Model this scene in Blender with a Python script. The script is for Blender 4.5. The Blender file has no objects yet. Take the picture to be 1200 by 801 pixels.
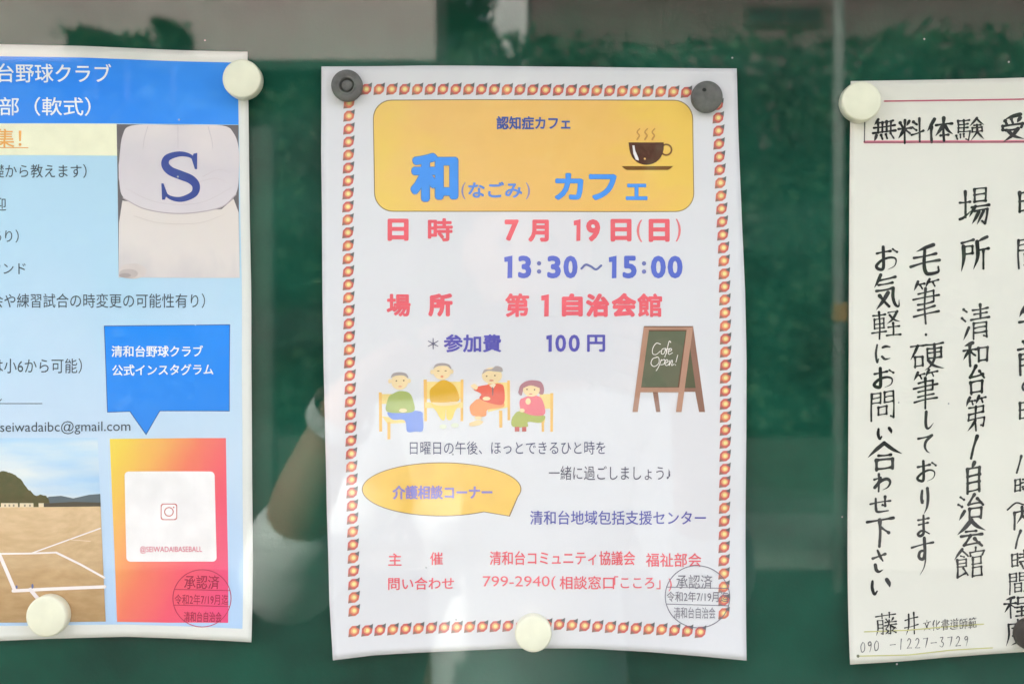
import bpy, bmesh, math, random
from mathutils import Vector, Matrix, noise
from mathutils.geometry import tessellate_polygon
R = math.radians
rng = random.Random(11)
SC = bpy.context.scene
COL = SC.collection

# ---------------------------------------------------------------- camera, sky, sun, exposure
PX = 0.000434            # metres of notice board per photograph pixel (an A4 sheet is 0.297 m high)
ZC = 1.45                # height of the camera
DC = 0.62                # camera distance from the board
YG = -0.033              # plane of the glass
cam_d = bpy.data.cameras.new('camera'); cam = bpy.data.objects.new('camera', cam_d); COL.objects.link(cam)
cam.location = (0, -DC, ZC); cam.rotation_euler = (R(90), 0, 0)
cam_d.sensor_width = 36; cam_d.lens = 36*DC/(1200*PX); cam_d.clip_start = 0.01; cam_d.clip_end = 500
cam_d.dof.use_dof = True; cam_d.dof.focus_distance = DC; cam_d.dof.aperture_fstop = 11
SC.camera = cam

SUN_EL, SUN_AZ = 34, -20           # the sun stands high behind the board and to the left of it
w = bpy.data.worlds.new('World'); SC.world = w; w.use_nodes = True
nt = w.node_tree; bg = nt.nodes['Background']
sky = nt.nodes.new('ShaderNodeTexSky'); sky.sky_type = 'NISHITA'; sky.sun_disc = False
sky.sun_elevation = R(SUN_EL); sky.sun_rotation = R(SUN_AZ); sky.dust_density = 4; sky.air_density = 1.0; sky.ozone_density = 0.6
hs = nt.nodes.new('ShaderNodeHueSaturation'); hs.inputs['Saturation'].default_value = .38     # thin milky cloud
nt.links.new(sky.outputs[0], hs.inputs['Color']); nt.links.new(hs.outputs[0], bg.inputs[0]); bg.inputs[1].default_value = 0.15
sd = bpy.data.lights.new('sun', 'SUN'); sd.energy = 2.7; sd.angle = R(0.5); sd.color = (1, .95, .87)
sun = bpy.data.objects.new('sun', sd); COL.objects.link(sun)
az, el = R(SUN_AZ), R(SUN_EL)
sdir = Vector((math.sin(az)*math.cos(el), math.cos(az)*math.cos(el), math.sin(el)))
sun.rotation_euler = sdir.to_track_quat('Z', 'Y').to_euler(); sun.location = (0, 5, 8)
SC.view_settings.view_transform = 'Standard'; SC.view_settings.look = 'None'
SC.view_settings.exposure = 2.68; SC.view_settings.gamma = 1.0; SC.view_settings.use_curve_mapping = False

# ---------------------------------------------------------------- helpers
def lin(c):
    return tuple(((v/255)/12.92 if v/255 <= .04045 else ((v/255+.055)/1.055)**2.4) for v in c)
def ink(c):               # print colour: what the dry ink reflects
    l = lin(c); return tuple(min(.93, max(.012, (v-.012)*k)) for v, k in zip(l, (1.12, 1.03, 1.08)))
MATS = {}
def node_mat(name, build):
    if name in MATS: return MATS[name]
    m = bpy.data.materials.new(name); m.use_nodes = True
    build(m.node_tree, m.node_tree.nodes['Principled BSDF']); MATS[name] = m; return m
def mottled(name, c, amt=.08, scale=60, rough=.6, spec=.25, bump=0, bscale=900, bdist=.0003, metallic=0):
    def b(t, p):
        tc = t.nodes.new('ShaderNodeTexCoord'); n = t.nodes.new('ShaderNodeTexNoise'); n.inputs['Scale'].default_value = scale; n.inputs['Detail'].default_value = 5
        t.links.new(tc.outputs['Object'], n.inputs['Vector'])
        r = t.nodes.new('ShaderNodeValToRGB'); r.color_ramp.elements[0].position = .3; r.color_ramp.elements[1].position = .7
        r.color_ramp.elements[0].color = (*[v*(1-amt) for v in c], 1); r.color_ramp.elements[1].color = (*[min(1, v*(1+amt)) for v in c], 1)
        t.links.new(n.outputs[0], r.inputs[0]); t.links.new(r.outputs[0], p.inputs['Base Color'])
        p.inputs['Roughness'].default_value = rough; p.inputs['Specular IOR Level'].default_value = spec; p.inputs['Metallic'].default_value = metallic
        if bump:
            n2 = t.nodes.new('ShaderNodeTexNoise'); n2.inputs['Scale'].default_value = bscale; n2.inputs['Detail'].default_value = 3
            t.links.new(tc.outputs['Object'], n2.inputs['Vector'])
            bp = t.nodes.new('ShaderNodeBump'); bp.inputs['Strength'].default_value = bump; bp.inputs['Distance'].default_value = bdist
            t.links.new(n2.outputs[0], bp.inputs['Height']); t.links.new(bp.outputs[0], p.inputs['Normal'])
    return node_mat(name, b)
def ink_mat(c):
    return mottled('ink_%d_%d_%d' % tuple(c), ink(c), .05, 90, .6, .25)
def grad_mat(name, stops, direction, nscale=12, namt=.03, nstretch=(1, 1, 1)):
    """printed colour gradient: stops run along `direction` through the print's own box"""
    def b(t, p):
        tc = t.nodes.new('ShaderNodeTexCoord')
        d = t.nodes.new('ShaderNodeVectorMath'); d.operation = 'DOT_PRODUCT'; d.inputs[1].default_value = direction
        t.links.new(tc.outputs['Generated'], d.inputs[0])
        mp = t.nodes.new('ShaderNodeMapping'); mp.inputs['Scale'].default_value = nstretch; t.links.new(tc.outputs['Generated'], mp.inputs[0])
        n = t.nodes.new('ShaderNodeTexNoise'); n.inputs['Scale'].default_value = nscale; n.inputs['Detail'].default_value = 6; t.links.new(mp.outputs[0], n.inputs['Vector'])
        a = t.nodes.new('ShaderNodeMath'); a.operation = 'MULTIPLY_ADD'; a.inputs[1].default_value = namt*2; t.links.new(n.outputs[0], a.inputs[0])
        s = t.nodes.new('ShaderNodeMath'); s.operation = 'SUBTRACT'; s.inputs[1].default_value = namt; t.links.new(d.outputs['Value'], s.inputs[0]); t.links.new(s.outputs[0], a.inputs[2])
        r = t.nodes.new('ShaderNodeValToRGB'); e = r.color_ramp.elements
        while len(e) < len(stops): e.new(.5)
        for i, (q, c) in enumerate(stops): e[i].position = q; e[i].color = (*ink(c), 1)
        t.links.new(a.outputs[0], r.inputs[0]); t.links.new(r.outputs[0], p.inputs['Base Color'])
        p.inputs['Roughness'].default_value = .6; p.inputs['Specular IOR Level'].default_value = .25
    return node_mat(name, b)

def empty(name, loc, label, cat, group=None):
    o = bpy.data.objects.new(name, None); COL.objects.link(o); o.location = loc; o.empty_display_size = .05
    o['label'] = label; o['category'] = cat
    if group: o['group'] = group
    return o
def tag(o, label, cat, group=None):
    o['label'] = label; o['category'] = cat
    if group: o['group'] = group
    return o
def link_mesh(name, verts, faces, mats, parent=None, midx=None, smooth=False, origin=None):
    """verts in world metres; the mesh is stored about its parent's (or its own) origin"""
    org = Vector(origin) if origin is not None else Vector((0, 0, 0))
    par = Vector((0, 0, 0)); q = parent
    while q is not None: par += q.location; q = q.parent
    if parent is not None and origin is None: org = par
    me = bpy.data.meshes.new(name); me.from_pydata([tuple(Vector(v)-org) for v in verts], [], faces)
    for m in mats: me.materials.append(m)
    if midx:
        for i, p in zip(midx, me.polygons): p.material_index = i
    if smooth:
        for p in me.polygons: p.use_smooth = True
    me.update()
    o = bpy.data.objects.new(name, me); COL.objects.link(o); o.location = org-par
    if parent is not None: o.parent = parent
    return o
def from_bm(name, bm, mats, parent=None, smooth=False, origin=None):
    vs = [v.co.copy() for v in bm.verts]; bm.verts.index_update()
    fs = [[v.index for v in f.verts] for f in bm.faces]; mi = [f.material_index for f in bm.faces]; bm.free()
    return link_mesh(name, vs, fs, mats, parent, mi, smooth, origin)
def box_bm(x0, x1, y0, y1, z0, z1, bevel=0, bm=None):
    bm = bm or bmesh.new()
    g = bmesh.ops.create_cube(bm, size=1, matrix=Matrix.Translation(((x0+x1)/2, (y0+y1)/2, (z0+z1)/2)) @ Matrix.Diagonal((x1-x0, y1-y0, z1-z0, 1)))
    if bevel: bmesh.ops.bevel(bm, geom=list({e for v in g['verts'] for e in v.link_edges}), offset=bevel, segments=2, affect='EDGES')
    return bm
def bxw(px, py): return (px-600)*PX, ZC+(400.5-py)*PX      # a spot on the board, in metres

# ---------------------------------------------------------------- flat print on gently curved paper
def interp(pts, t):
    if t <= pts[0][0]: return pts[0][1]
    for (a, va), (b, vb) in zip(pts, pts[1:]):
        if t <= b:
            u = (t-a)/(b-a); return va+(vb-va)*u
    return pts[-1][1]
class Paper:
    def __init__(s, name, label, left, right, top, bottom, hfun, mat, loc, nx=70, ny=90):
        s.h = hfun; s.z = 0
        s.root = empty(name, loc, label, 'poster', 'posters pinned to the notice board')
        vs, fs = [], []
        TL, TR = Vector((top[0][0], top[0][1])), Vector((top[-1][0], top[-1][1]))
        BL, BR = Vector((bottom[0][0], bottom[0][1])), Vector((bottom[-1][0], bottom[-1][1]))
        for j in range(ny+1):
            v = j/ny
            for i in range(nx+1):
                u = i/nx
                xt = top[0][0]+(top[-1][0]-top[0][0])*u; xb = bottom[0][0]+(bottom[-1][0]-bottom[0][0])*u
                T = Vector((xt, interp(top, xt))); B = Vector((xb, interp(bottom, xb)))
                yl = left[0][0]+(left[-1][0]-left[0][0])*v; yr = right[0][0]+(right[-1][0]-right[0][0])*v
                L = Vector((interp(left, yl), yl)); Rr = Vector((interp(right, yr), yr))
                P = (1-v)*T+v*B+(1-u)*L+u*Rr-((1-u)*(1-v)*TL+u*(1-v)*TR+(1-u)*v*BL+u*v*BR)
                vs.append(s.P(P.x, P.y, 0))
        n = len(vs); W = nx+1
        vs += [Vector((v.x, v.y+.00014, v.z)) for v in vs]
        for j in range(ny):
            for i in range(nx):
                a = j*W+i; fs.append((a, a+W, a+W+1, a+1)); fs.append((n+a, n+a+1, n+a+W+1, n+a+W))
        rim = [i for i in range(W)]+[j*W+nx for j in range(1, ny+1)]+[ny*W+i for i in range(nx-1, -1, -1)]+[j*W for j in range(ny-1, 0, -1)]
        for a, b in zip(rim, rim[1:]+rim[:1]): fs.append((a, b, n+b, n+a))
        o = link_mesh('paper_sheet', vs, fs, [mat], s.root, smooth=True)
        m = o.data
    def P(s, px, py, lift):
        x, z = bxw(px, py); return Vector((x, -.0026-s.h(px, py)-lift, z))
BASE = .00008
class Art:
    """collects flat printed shapes; every new shape lies a hair above the one before"""
    def __init__(s, paper, name, parent=None, lift=0, label=None):
        s.p = paper; s.name = name; s.parent = parent or paper.root; s.v = []; s.f = []; s.mi = []; s.m = []; s.k = BASE+lift; s.label = label
    def mat(s, c):
        m = c if isinstance(c, bpy.types.Material) else ink_mat(c)
        if m not in s.m: s.m.append(m)
        return s.m.index(m)
    def up(s, d=1e-5): s.k += d

    def add(s, pts, faces, c):
        mi = s.mat(c); b = len(s.v); s.v += [s.p.P(x, y, s.k) for x, y in pts]
        for f in faces: s.f.append(tuple(i+b for i in f)); s.mi.append(mi)
    def poly(s, pts, c, maxe=9, up=True):
        pts = [Vector((p[0], p[1], 0)) for p in pts]
        tris = tessellate_polygon([pts])
        xs = [p.x for p in pts]; ys = [p.y for p in pts]
        if max(max(xs)-min(xs), max(ys)-min(ys)) > maxe*2:
            bm = bmesh.new(); vs = [bm.verts.new(p) for p in pts]
            for t in tris:
                try: bm.faces.new([vs[i] for i in t])
                except ValueError: pass
            for _ in range(9):
                es = [e for e in bm.edges if e.calc_length() > maxe]
                if not es: break
                bmesh.ops.subdivide_edges(bm, edges=es, cuts=1, use_grid_fill=False)
                bmesh.ops.triangulate(bm, faces=[f for f in bm.faces if len(f.verts) > 3])
            bm.verts.index_update()
            P = [(v.co.x, v.co.y) for v in bm.verts]; F = [[v.index for v in f.verts] for f in bm.faces]; bm.free()
        else: P = [(p.x, p.y) for p in pts]; F = tris
        G = []
        for f in F:                                    # every face looks out of the board
            a = sum(P[f[i]][0]*P[f[(i+1) % 3]][1]-P[f[(i+1) % 3]][0]*P[f[i]][1] for i in range(3))
            G.append(tuple(f) if a < 0 else tuple(reversed(f)))
        s.add(P, G, c)
        if up: s.up(3e-5 if max(max(xs)-min(xs), max(ys)-min(ys)) > 30 else 1e-5)
        return s
    def rect(s, x0, y0, x1, y1, c): return s.poly([(x0, y0), (x1, y0), (x1, y1), (x0, y1)], c)
    def ell(s, cx, cy, rx, ry, c, n=28, a0=0, a1=360, rot=0):
        pts = []
        for i in range(n+(a1-a0 < 360)):
            a = R(a0+(a1-a0)*i/n); x, y = rx*math.cos(a), ry*math.sin(a); q = R(rot)
            pts.append((cx+x*math.cos(q)-y*math.sin(q), cy+x*math.sin(q)+y*math.cos(q)))
        return s.poly(pts, c)
    def rrect(s, x0, y0, x1, y1, r, c, skew=0):
        pts = []
        for cx, cy, a in ((x1-r, y0+r, -90), (x1-r, y1-r, 0), (x0+r, y1-r, 90), (x0+r, y0+r, 180)):
            for i in range(9):
                q = R(a+90*i/8); X = cx+r*math.cos(q); Y = cy+r*math.sin(q); pts.append((X+skew*(Y-y0)/(y1-y0), Y))
        return s.poly(pts, c)
    def strip(s, pts, ws, c, cap=True):
        """ribbon through pts with a width at every point and round ends"""
        n = len(pts)
        if n < 2: return s
        V = [Vector(p) for p in pts]; L, Rr = [], []
        for i in range(n):
            d = (V[min(i+1, n-1)]-V[max(i-1, 0)])
            d = d.normalized() if d.length > 1e-9 else Vector((1, 0)); nn = Vector((-d.y, d.x))
            L.append(V[i]+nn*ws[i]/2); Rr.append(V[i]-nn*ws[i]/2)
        P = [tuple(q) for q in L+Rr]; F = [(i, i+1, n+i+1, n+i) for i in range(n-1)]
        if cap:
            for end, sg in ((0, -1), (n-1, 1)):
                r = ws[end]/2
                if r < .12: continue
                j = 1 if end == 0 else n-2
                d = (V[end]-V[j]).normalized(); nn = Vector((-d.y, d.x)); b = len(P)
                arc = [V[end]+nn*r*math.cos(t)+d*r*math.sin(t) for t in [math.pi*k/6 for k in range(7)]]
                P += [tuple(q) for q in arc]; F.append(tuple(range(b, b+7)))
        G = []
        for f in F:
            a = sum(P[f[i]][0]*P[f[(i+1) % len(f)]][1]-P[f[(i+1) % len(f)]][0]*P[f[i]][1] for i in range(len(f)))
            G.append(f if a < 0 else tuple(reversed(f)))
        s.add(P, G, c); s.up(9e-6); return s
    def line(s, pts, wd, c):
        for a, b in zip(pts, pts[1:]):
            n = max(1, int(math.dist(a, b)/12))
            s.strip([(a[0]+(b[0]-a[0])*i/n, a[1]+(b[1]-a[1])*i/n) for i in range(n+1)], [wd]*(n+1), c, cap=wd > 1)
        return s
    def curve(s, pts, w0, w1, c, seg=8):
        q = catmull(pts, seg); n = len(q)
        return s.strip(q, [w0+(w1-w0)*i/(n-1) for i in range(n)], c)
    def text(s, *a, **k):
        k0 = s.k; s._text(*a, **k); s.k = k0; return s          # strings lie side by side, none on another
    def _text(s, body, x0, x1, y0, y1, c, bold=0, slant=0, edge=None, edge_w=.02, spacing=1):
        """lettering fitted to the box x0..x1, y0..y1"""
        if edge is not None:
            g = (y1-y0)*edge_w; s._text(body, x0-g, x1+g, y0-g, y1+g, edge, bold+edge_w, slant)
        cu = bpy.data.curves.new('lettering', 'FONT'); cu.body = body;  cu.resolution_u = 3; cu.space_character = spacing
        to = bpy.data.objects.new('lettering', cu); COL.objects.link(to); bpy.context.view_layer.update()
        me = bpy.data.meshes.new_from_object(to.evaluated_get(bpy.context.evaluated_depsgraph_get()))
        vs = [v.co.copy() for v in me.vertices]; fs = [tuple(p.vertices) for p in me.polygons]
        bpy.data.objects.remove(to); bpy.data.curves.remove(cu); bpy.data.meshes.remove(me)
        a0 = min(v.x for v in vs); a1 = max(v.x for v in vs); b0 = min(v.y for v in vs); b1 = max(v.y for v in vs)
        P = []
        for v in vs:
            u = (v.x-a0)/(a1-a0); t = (v.y-b0)/(b1-b0)
            P.append((x0+(x1-x0)*u, y1-(y1-y0)*t+slant*(x1-x0)*u))
        F = [tuple(f) if face_ccw(P, f) else tuple(reversed(f)) for f in fs]
        if bold <= 0: s.add(P, F, c); s.up(); return s
        rad = bold*(y1-y0)*.8; w_, h_ = x1-x0, y1-y0          # heavier pen: the same glyph printed again round a small circle
        nn = 6 if rad < .5 else 10
        for k in range(nn+1):
            q = 2*math.pi*k/nn; ox, oy = (rad*math.cos(q), rad*math.sin(q)) if k < nn else (0, 0)
            s.add([(x0+rad+(x-x0)*(w_-2*rad)/w_+ox, y0+rad+(y-y0)*(h_-2*rad)/h_+oy) for x, y in P], F, c); s.up(9e-6)
        return s
    def one(s, x0, x1, y0, y1, c):
        w, h = x1-x0, y1-y0
        return s.poly([(x0, y0+.07*h), (x0+.55*w, y0+.03*h), (x1, y0), (x1-.03*w, y1-.02*h), (x0+.38*w, y1), (x0+.42*w, y0+.27*h), (x0+.02*w, y0+.28*h)], c)
    def cut(s, name=None):
        """finish the lines so far as one part and go on with the next"""
        s.build(); s.v = []; s.f = []; s.mi = []; s.m = []; s.name = name or s.name; return s
    def build(s):
        o = link_mesh(s.name, s.v, s.f, s.m, s.parent, s.mi)
        if s.label: o['label'] = s.label
        return o
def face_ccw(P, f):
    return sum(P[f[i]][0]*P[f[(i+1) % len(f)]][1]-P[f[(i+1) % len(f)]][0]*P[f[i]][1] for i in range(len(f))) < 0
def catmull(pts, seg=8):
    if len(pts) < 3: return [tuple(Vector(pts[0]).lerp(Vector(pts[-1]), i/seg)) for i in range(seg+1)]
    P = [Vector(pts[0])*2-Vector(pts[1])]+[Vector(p) for p in pts]+[Vector(pts[-1])*2-Vector(pts[-2])]
    out = []
    for i in range(1, len(P)-2):
        a, b, c, d = P[i-1], P[i], P[i+1], P[i+2]
        for k in range(seg):
            t = k/seg; out.append(tuple(.5*((2*b)+(c-a)*t+(2*a-5*b+4*c-d)*t*t+(3*b-a-3*c+d)*t**3)))
    out.append(tuple(P[-2])); return out

# ---------------------------------------------------------------- brush writing: every character stroke by stroke
# strokes on a 0..100 grid; '~' smooth curve, '>' tapering sweep
BR = {
'無':">26,2 8,26;20,16 90,16;6,38 96,38;24,18 24,62;43,18 43,62;61,18 61,62;80,18 80,62;2,62 100,62;>18,74 8,96;38,74 42,92;58,74 64,92;78,72 92,96",
'料':"12,12 20,28;>44,8 34,26;4,36 52,36;28,2 28,98;>26,40 4,74;32,42 48,60;62,14 74,26;58,36 72,48;54,66 98,54;84,2 84,98",
'体':">30,2 4,50;20,34 20,98;36,28 98,28;66,2 66,98;>64,30 34,74;~>68,30 82,56 100,74;52,76 82,76",
'験':"10,6 10,56;10,6 48,6;10,22 44,22;10,38 44,38;28,6 28,54;10,54 50,54 44,94 36,88;2,68 6,84;16,66 18,80;28,66 30,78;>74,2 50,34;~>74,4 84,20 100,34;64,32 88,32;58,42 58,60;58,42 92,42 92,60;58,60 92,60;>74,32 74,62 52,96;>76,62 100,96",
'受':">84,2 20,12;20,20 28,32;46,16 52,30;>82,14 70,32;10,52 10,38 92,38 86,52;24,56 74,56;>74,56 50,80 12,98;~>32,58 56,82 98,98",
'講':"14,2 22,8;2,18 42,18;8,32 36,32;8,44 36,44;8,58 8,92;8,58 36,58 36,92 8,92;50,12 96,12;62,2 62,34;82,2 82,34;52,24 94,24;46,36 100,36;56,46 56,98;56,46 92,46 92,96;74,36 74,78;56,62 92,62;46,78 100,78",
'場':"2,34 36,34;20,6 20,74;~>2,78 16,74 40,60;50,4 50,38;50,4 88,4 88,38;50,20 88,20;50,38 88,38;40,50 100,50;>54,50 34,76;50,62 94,62 86,98 76,92;>66,64 42,94;>80,64 58,98",
'所':"4,12 46,8;12,26 42,26 42,48;12,48 42,48;>12,24 12,60 2,98;>94,6 60,16;>60,16 60,60 46,96;60,42 100,42;82,42 82,100",
'清':"8,6 20,16;2,32 14,42;>26,62 6,96;40,12 96,12;44,26 92,26;34,40 100,40;68,0 68,40;44,52 44,98;44,52 90,52 90,96 80,92;44,66 90,66;44,80 90,80",
'和':">40,4 8,14;2,32 52,32;28,10 28,98;>26,34 2,70;30,40 48,56;62,28 62,86;62,28 96,28 94,86;62,80 94,80",
'台':"48,2 18,38 80,34;64,20 86,46;22,56 24,98;22,56 78,56 76,98;24,92 76,92",
'第':">22,0 6,22;18,10 46,10;30,12 36,22;>64,0 50,20;62,8 96,8;76,10 82,20;16,30 84,30 84,48;18,48 84,48;18,48 14,66 90,66 84,90 74,86;50,30 50,100;>48,68 10,96",
'ノ':"76,0 24,100",
'自':">54,0 40,16;18,18 18,98;18,18 82,18 82,98;18,42 82,42;18,66 82,66;18,92 82,92",
'治':"10,6 22,16;2,34 14,44;>26,62 4,96;64,2 42,40 90,36;76,20 98,46;46,56 46,96;46,56 90,56 88,96;46,90 88,90",
'会':">50,0 2,46;~>50,2 72,26 100,44;32,40 68,40;14,56 88,56;48,56 24,88 78,84;64,70 88,96",
'館':">28,0 2,32;28,4 48,24;24,22 34,26;12,34 42,34 42,58 12,58;12,46 42,46;12,34 12,92 38,80;32,64 46,88;72,0 72,12;54,26 54,14 98,14 94,26;62,32 62,96;62,32 90,32 90,54 62,54;62,66 92,66 92,94 62,94",
'毛':">76,4 22,18;14,38 84,32;4,62 96,54;~48,16 46,60 50,84 64,92 90,90 92,74",
'筆':">22,0 6,20;18,8 46,8;30,10 36,18;>64,0 50,18;62,7 96,7;76,9 82,18;22,29 78,29 78,53;4,41 98,41;22,53 78,53;20,65 82,65;6,78 96,78;50,20 50,100",
'硬':"4,10 42,10;>24,10 2,56;14,48 14,84;14,48 38,48 38,80;14,80 38,80;46,8 98,8;52,22 52,56;52,22 92,22 92,56;52,38 92,38;52,56 92,56;~>72,8 72,56 60,84 44,98;~>52,64 70,84 100,98",
'し':"~>30,0 26,60 36,92 60,92 90,70",
'て':"6,12 90,4;~>88,5 54,30 46,60 60,84 78,98",
'お':"6,26 66,22;~>34,2 36,50 34,92 14,90 6,76 30,56 64,48 88,60 84,86 54,98;76,16 94,30",
'り':"~22,6 18,34 24,56 34,46;~>70,2 76,40 66,76 40,100",
'ま':"14,20 86,18;18,42 82,40;~50,2 52,50 50,84 28,94 14,84 30,72 56,76 90,92",
'す':"4,22 96,20;~>58,2 60,44 50,60 36,52 40,38 56,38 64,56 56,80 38,100",
'気':">30,2 6,34;24,16 86,14;22,30 74,29;14,46 76,44;~>76,44 76,70 84,92 98,98 98,80;>58,56 14,98;26,60 62,94",
'軽':"6,14 48,14;12,28 12,62;12,28 44,28 44,62;12,45 44,45;12,62 44,62;2,76 52,76;28,2 28,100;58,8 90,8;>90,8 74,34 54,48;~>62,18 78,36 100,46;58,62 96,62;76,48 76,92;52,92 100,92",
'に':"~14,4 8,50 14,96 22,80;~46,22 66,18 88,24;~>44,70 60,86 92,84",
'問':"8,4 8,98;8,4 42,4 42,40;8,20 42,20;8,38 42,38;58,4 58,40;58,4 92,4 92,96 82,90;58,20 92,20;58,38 92,38;34,54 34,82;34,54 66,54 66,82;34,80 66,80",
'い':"~12,12 10,50 20,84 32,70;~>78,14 90,36 92,56",
'合':">50,0 2,48;~>50,2 74,28 100,46;32,46 68,46;28,62 28,98;28,62 72,62 72,98;28,94 72,94",
'わ':"28,2 28,98;4,30 38,24 6,74;~>6,74 40,44 76,36 92,56 80,82 52,94",
'せ':"4,40 96,32;72,6 72,58 62,52;~30,12 30,70 40,90 86,88",
'下':"2,10 98,6;48,8 48,98;54,34 80,54",
'さ':"8,30 88,20;~40,0 56,28 74,50;~>24,62 30,86 50,96 76,90",
'時':"8,14 8,74;8,14 36,14 36,74;8,42 36,42;8,72 36,72;50,16 92,16;70,0 70,34;44,34 98,34;46,54 100,54;80,38 80,96 68,90;54,66 64,80",
'間':"8,4 8,98;8,4 42,4 42,40;8,20 42,20;8,38 42,38;58,4 58,40;58,4 92,4 92,96 82,90;58,20 92,20;58,38 92,38;34,52 34,90;34,52 66,52 66,90;34,70 66,70;34,88 66,88",
'午':">30,2 6,34;26,20 88,18;4,52 98,50;50,20 50,100",
'前':"26,2 36,16;>74,0 62,16;2,22 98,22;12,38 12,98;12,38 44,38 44,94 36,90;12,54 44,54;12,70 44,70;64,38 64,76;86,32 86,96 76,90",
'内':"10,24 10,98;10,24 90,24 90,96 78,90;~>50,2 50,40 22,74;>52,42 78,68",
'の':"~>56,10 44,64 18,84 6,56 26,22 62,8 92,30 90,66 56,94",
'程':">42,2 8,12;2,30 50,30;28,8 28,98;>26,32 2,68;30,38 46,52;58,8 58,36;58,8 92,8 92,36 58,36;54,52 96,52;56,70 94,70;75,52 75,92;50,92 100,92",
'度':"50,0 50,12;12,14 96,14;>12,14 14,60 0,100;26,32 92,32;42,22 42,50;72,22 72,50;42,50 72,50;30,62 80,62;>80,62 56,84 22,98;~>38,64 58,84 98,98",
'藤':"4,12 96,12;32,2 32,24;68,2 68,24;>12,32 12,70 4,98;12,32 36,32 36,96 28,92;12,50 36,50;12,66 36,66;52,30 58,40;>84,28 76,40;46,44 98,44;44,58 100,58;>66,34 62,60 44,78;>72,60 100,78;70,66 70,98 62,94;52,76 62,84;>62,84 46,96;>92,72 80,82;78,82 96,94",
'井':"6,30 94,26;2,64 98,60;>32,4 30,60 10,98;68,2 68,98",
'文':"50,0 50,14;6,22 94,18;>70,22 50,62 8,98;~>28,26 54,70 96,98",
'化':">30,2 4,50;20,34 20,98;>94,22 54,52;~56,6 56,80 70,90 94,86 94,70",
'書':"20,10 80,10 80,32;4,21 98,21;20,32 80,32;14,44 86,44;4,56 98,56;50,0 50,56;26,66 26,98;26,66 76,66 76,98;26,82 76,82;26,96 76,96",
'道':"10,6 20,16;4,34 22,32 12,60 4,84;~>4,84 30,96 98,98;46,2 52,12;>82,0 74,12;34,18 98,18;46,32 46,80;46,32 86,32 86,80;46,48 86,48;46,64 86,64;46,80 86,80",
'師':">24,2 14,12;10,14 10,92;10,14 36,14 36,44 10,44;10,60 38,60 38,90 10,90;48,10 98,10;52,34 52,80;52,34 94,34 94,80 86,76;73,10 73,100",
'範':">22,0 6,20;18,8 46,8;30,10 36,18;>64,0 50,18;62,7 96,7;76,9 82,18;6,36 44,36;24,26 24,98;8,48 8,70;8,48 42,48 42,70;8,70 42,70;2,84 48,84;60,36 60,80 70,92 94,90 94,76;60,36 88,36 86,58 76,56",
'0':"~50,2 18,40 28,92 72,76 78,20 50,2", '9':"~72,26 44,42 28,22 56,4 74,20 66,60 46,98", '1':"60,2 42,98",
'2':"~24,22 50,2 76,20 54,60 14,92;14,93 86,90", '7':"18,10 84,4;>84,4 46,98", '3':"~24,8 70,4 48,40 76,62 54,96 14,84", '-':"10,54 92,50",
}
def brush(art, ch, x0, y0, x1, y1, wd, c, tilt=.13, jit=1.2, seed=None):
    g = random.Random((seed if seed is not None else ord(ch)*7)+int(x0*13+y0))
    sx, sy = (x1-x0)/100, (y1-y0)/100; k_start = art.k
    def T(p):
        x, y = p; y2 = y-(x-50)*tilt; return (x0+(x+g.uniform(-jit, jit))*sx, y0+(y2+g.uniform(-jit, jit))*sy)
    for st in BR[ch].split(';'):
        smooth = '~' in st; taper = '>' in st
        raw = [tuple(float(q) for q in s.split(',')) for s in st.strip('~>').replace('>', '').replace('~', '').split()]
        pts = [T(p) for p in raw]
        k = g.uniform(.85, 1.12); dk = g.choice((0, 8, 18)); tone = tuple(v+dk for v in c)
        runs = [catmull(pts, 7)] if smooth or (taper and len(pts) > 2) else []
        if not runs:
            for i, (a, b) in enumerate(zip(pts, pts[1:])):
                d = Vector(b)-Vector(a); nn = Vector((-d.y, d.x))*g.uniform(-.035, .035)
                m = (Vector(a)+Vector(b))/2+nn; runs.append(catmull([a, tuple(m), b], 5))
        for j, q in enumerate(runs):
            n = len(q); horiz = abs(q[-1][0]-q[0][0]) > 1.4*abs(q[-1][1]-q[0][1])
            last = j == len(runs)-1; ws = []
            for i in range(n):
                t = i/(n-1)
                if taper: w_ = 1.12-.05*t if t < .35 else 1.1*(1-((t-.35)/.65)**1.5*.9)
                elif smooth: w_ = .75+.35*math.sin(math.pi*min(1, t*1.1))-.25*t
                else:
                    w_ = (.98 if not horiz else .72)*(1-.28*math.sin(math.pi*t))
                    if t < .12 and j == 0: w_ *= 1.18
                    if last and t > .85 and horiz: w_ *= 1.3
                    if last and t > .8 and not horiz: w_ *= .8
                ws.append(w_*wd*k*g.uniform(.96, 1.05))
            art.strip(q, ws, tone)
    art.k = k_start

# ---------------------------------------------------------------- the setting
paper_w = lambda name, c: mottled(name, c, .03, 9, .62, .2, .4, 45, .0014)
board_m = mottled('green_board', (.0028, .062, .037), .5, 14, .6, .12, .25, 500, .0003)
bm = bmesh.new(); NX, NZ = 8, 6
nb = empty('notice_board', (.25, 0, .85), 'dark green metal notice board panel behind the three posters', 'notice board')
from_bm('back_panel', box_bm(-.40, 1.2, 0, .018, .85, 1.95, .002), [board_m], nb)
from_bm('head_shade_panel', box_bm(-.62, 1.42, -.002, .022, 1.952, 2.62, .004), [mottled('head_shade_paint', (.02, .06, .045), .1, 5, .5)], nb)  # unseen panel, added wider than the board to keep sun off the photographer's head
for px_ in (-.36, 1.16): from_bm('post', box_bm(px_-.03, px_+.03, .0185, .078, 0, 2.6, .004), [mottled('post_metal', (.12, .13, .13), .1, 20, .45)], nb)
case_m = mottled('case_frame', (.03, .045, .04), .1, 20, .5)
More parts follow.
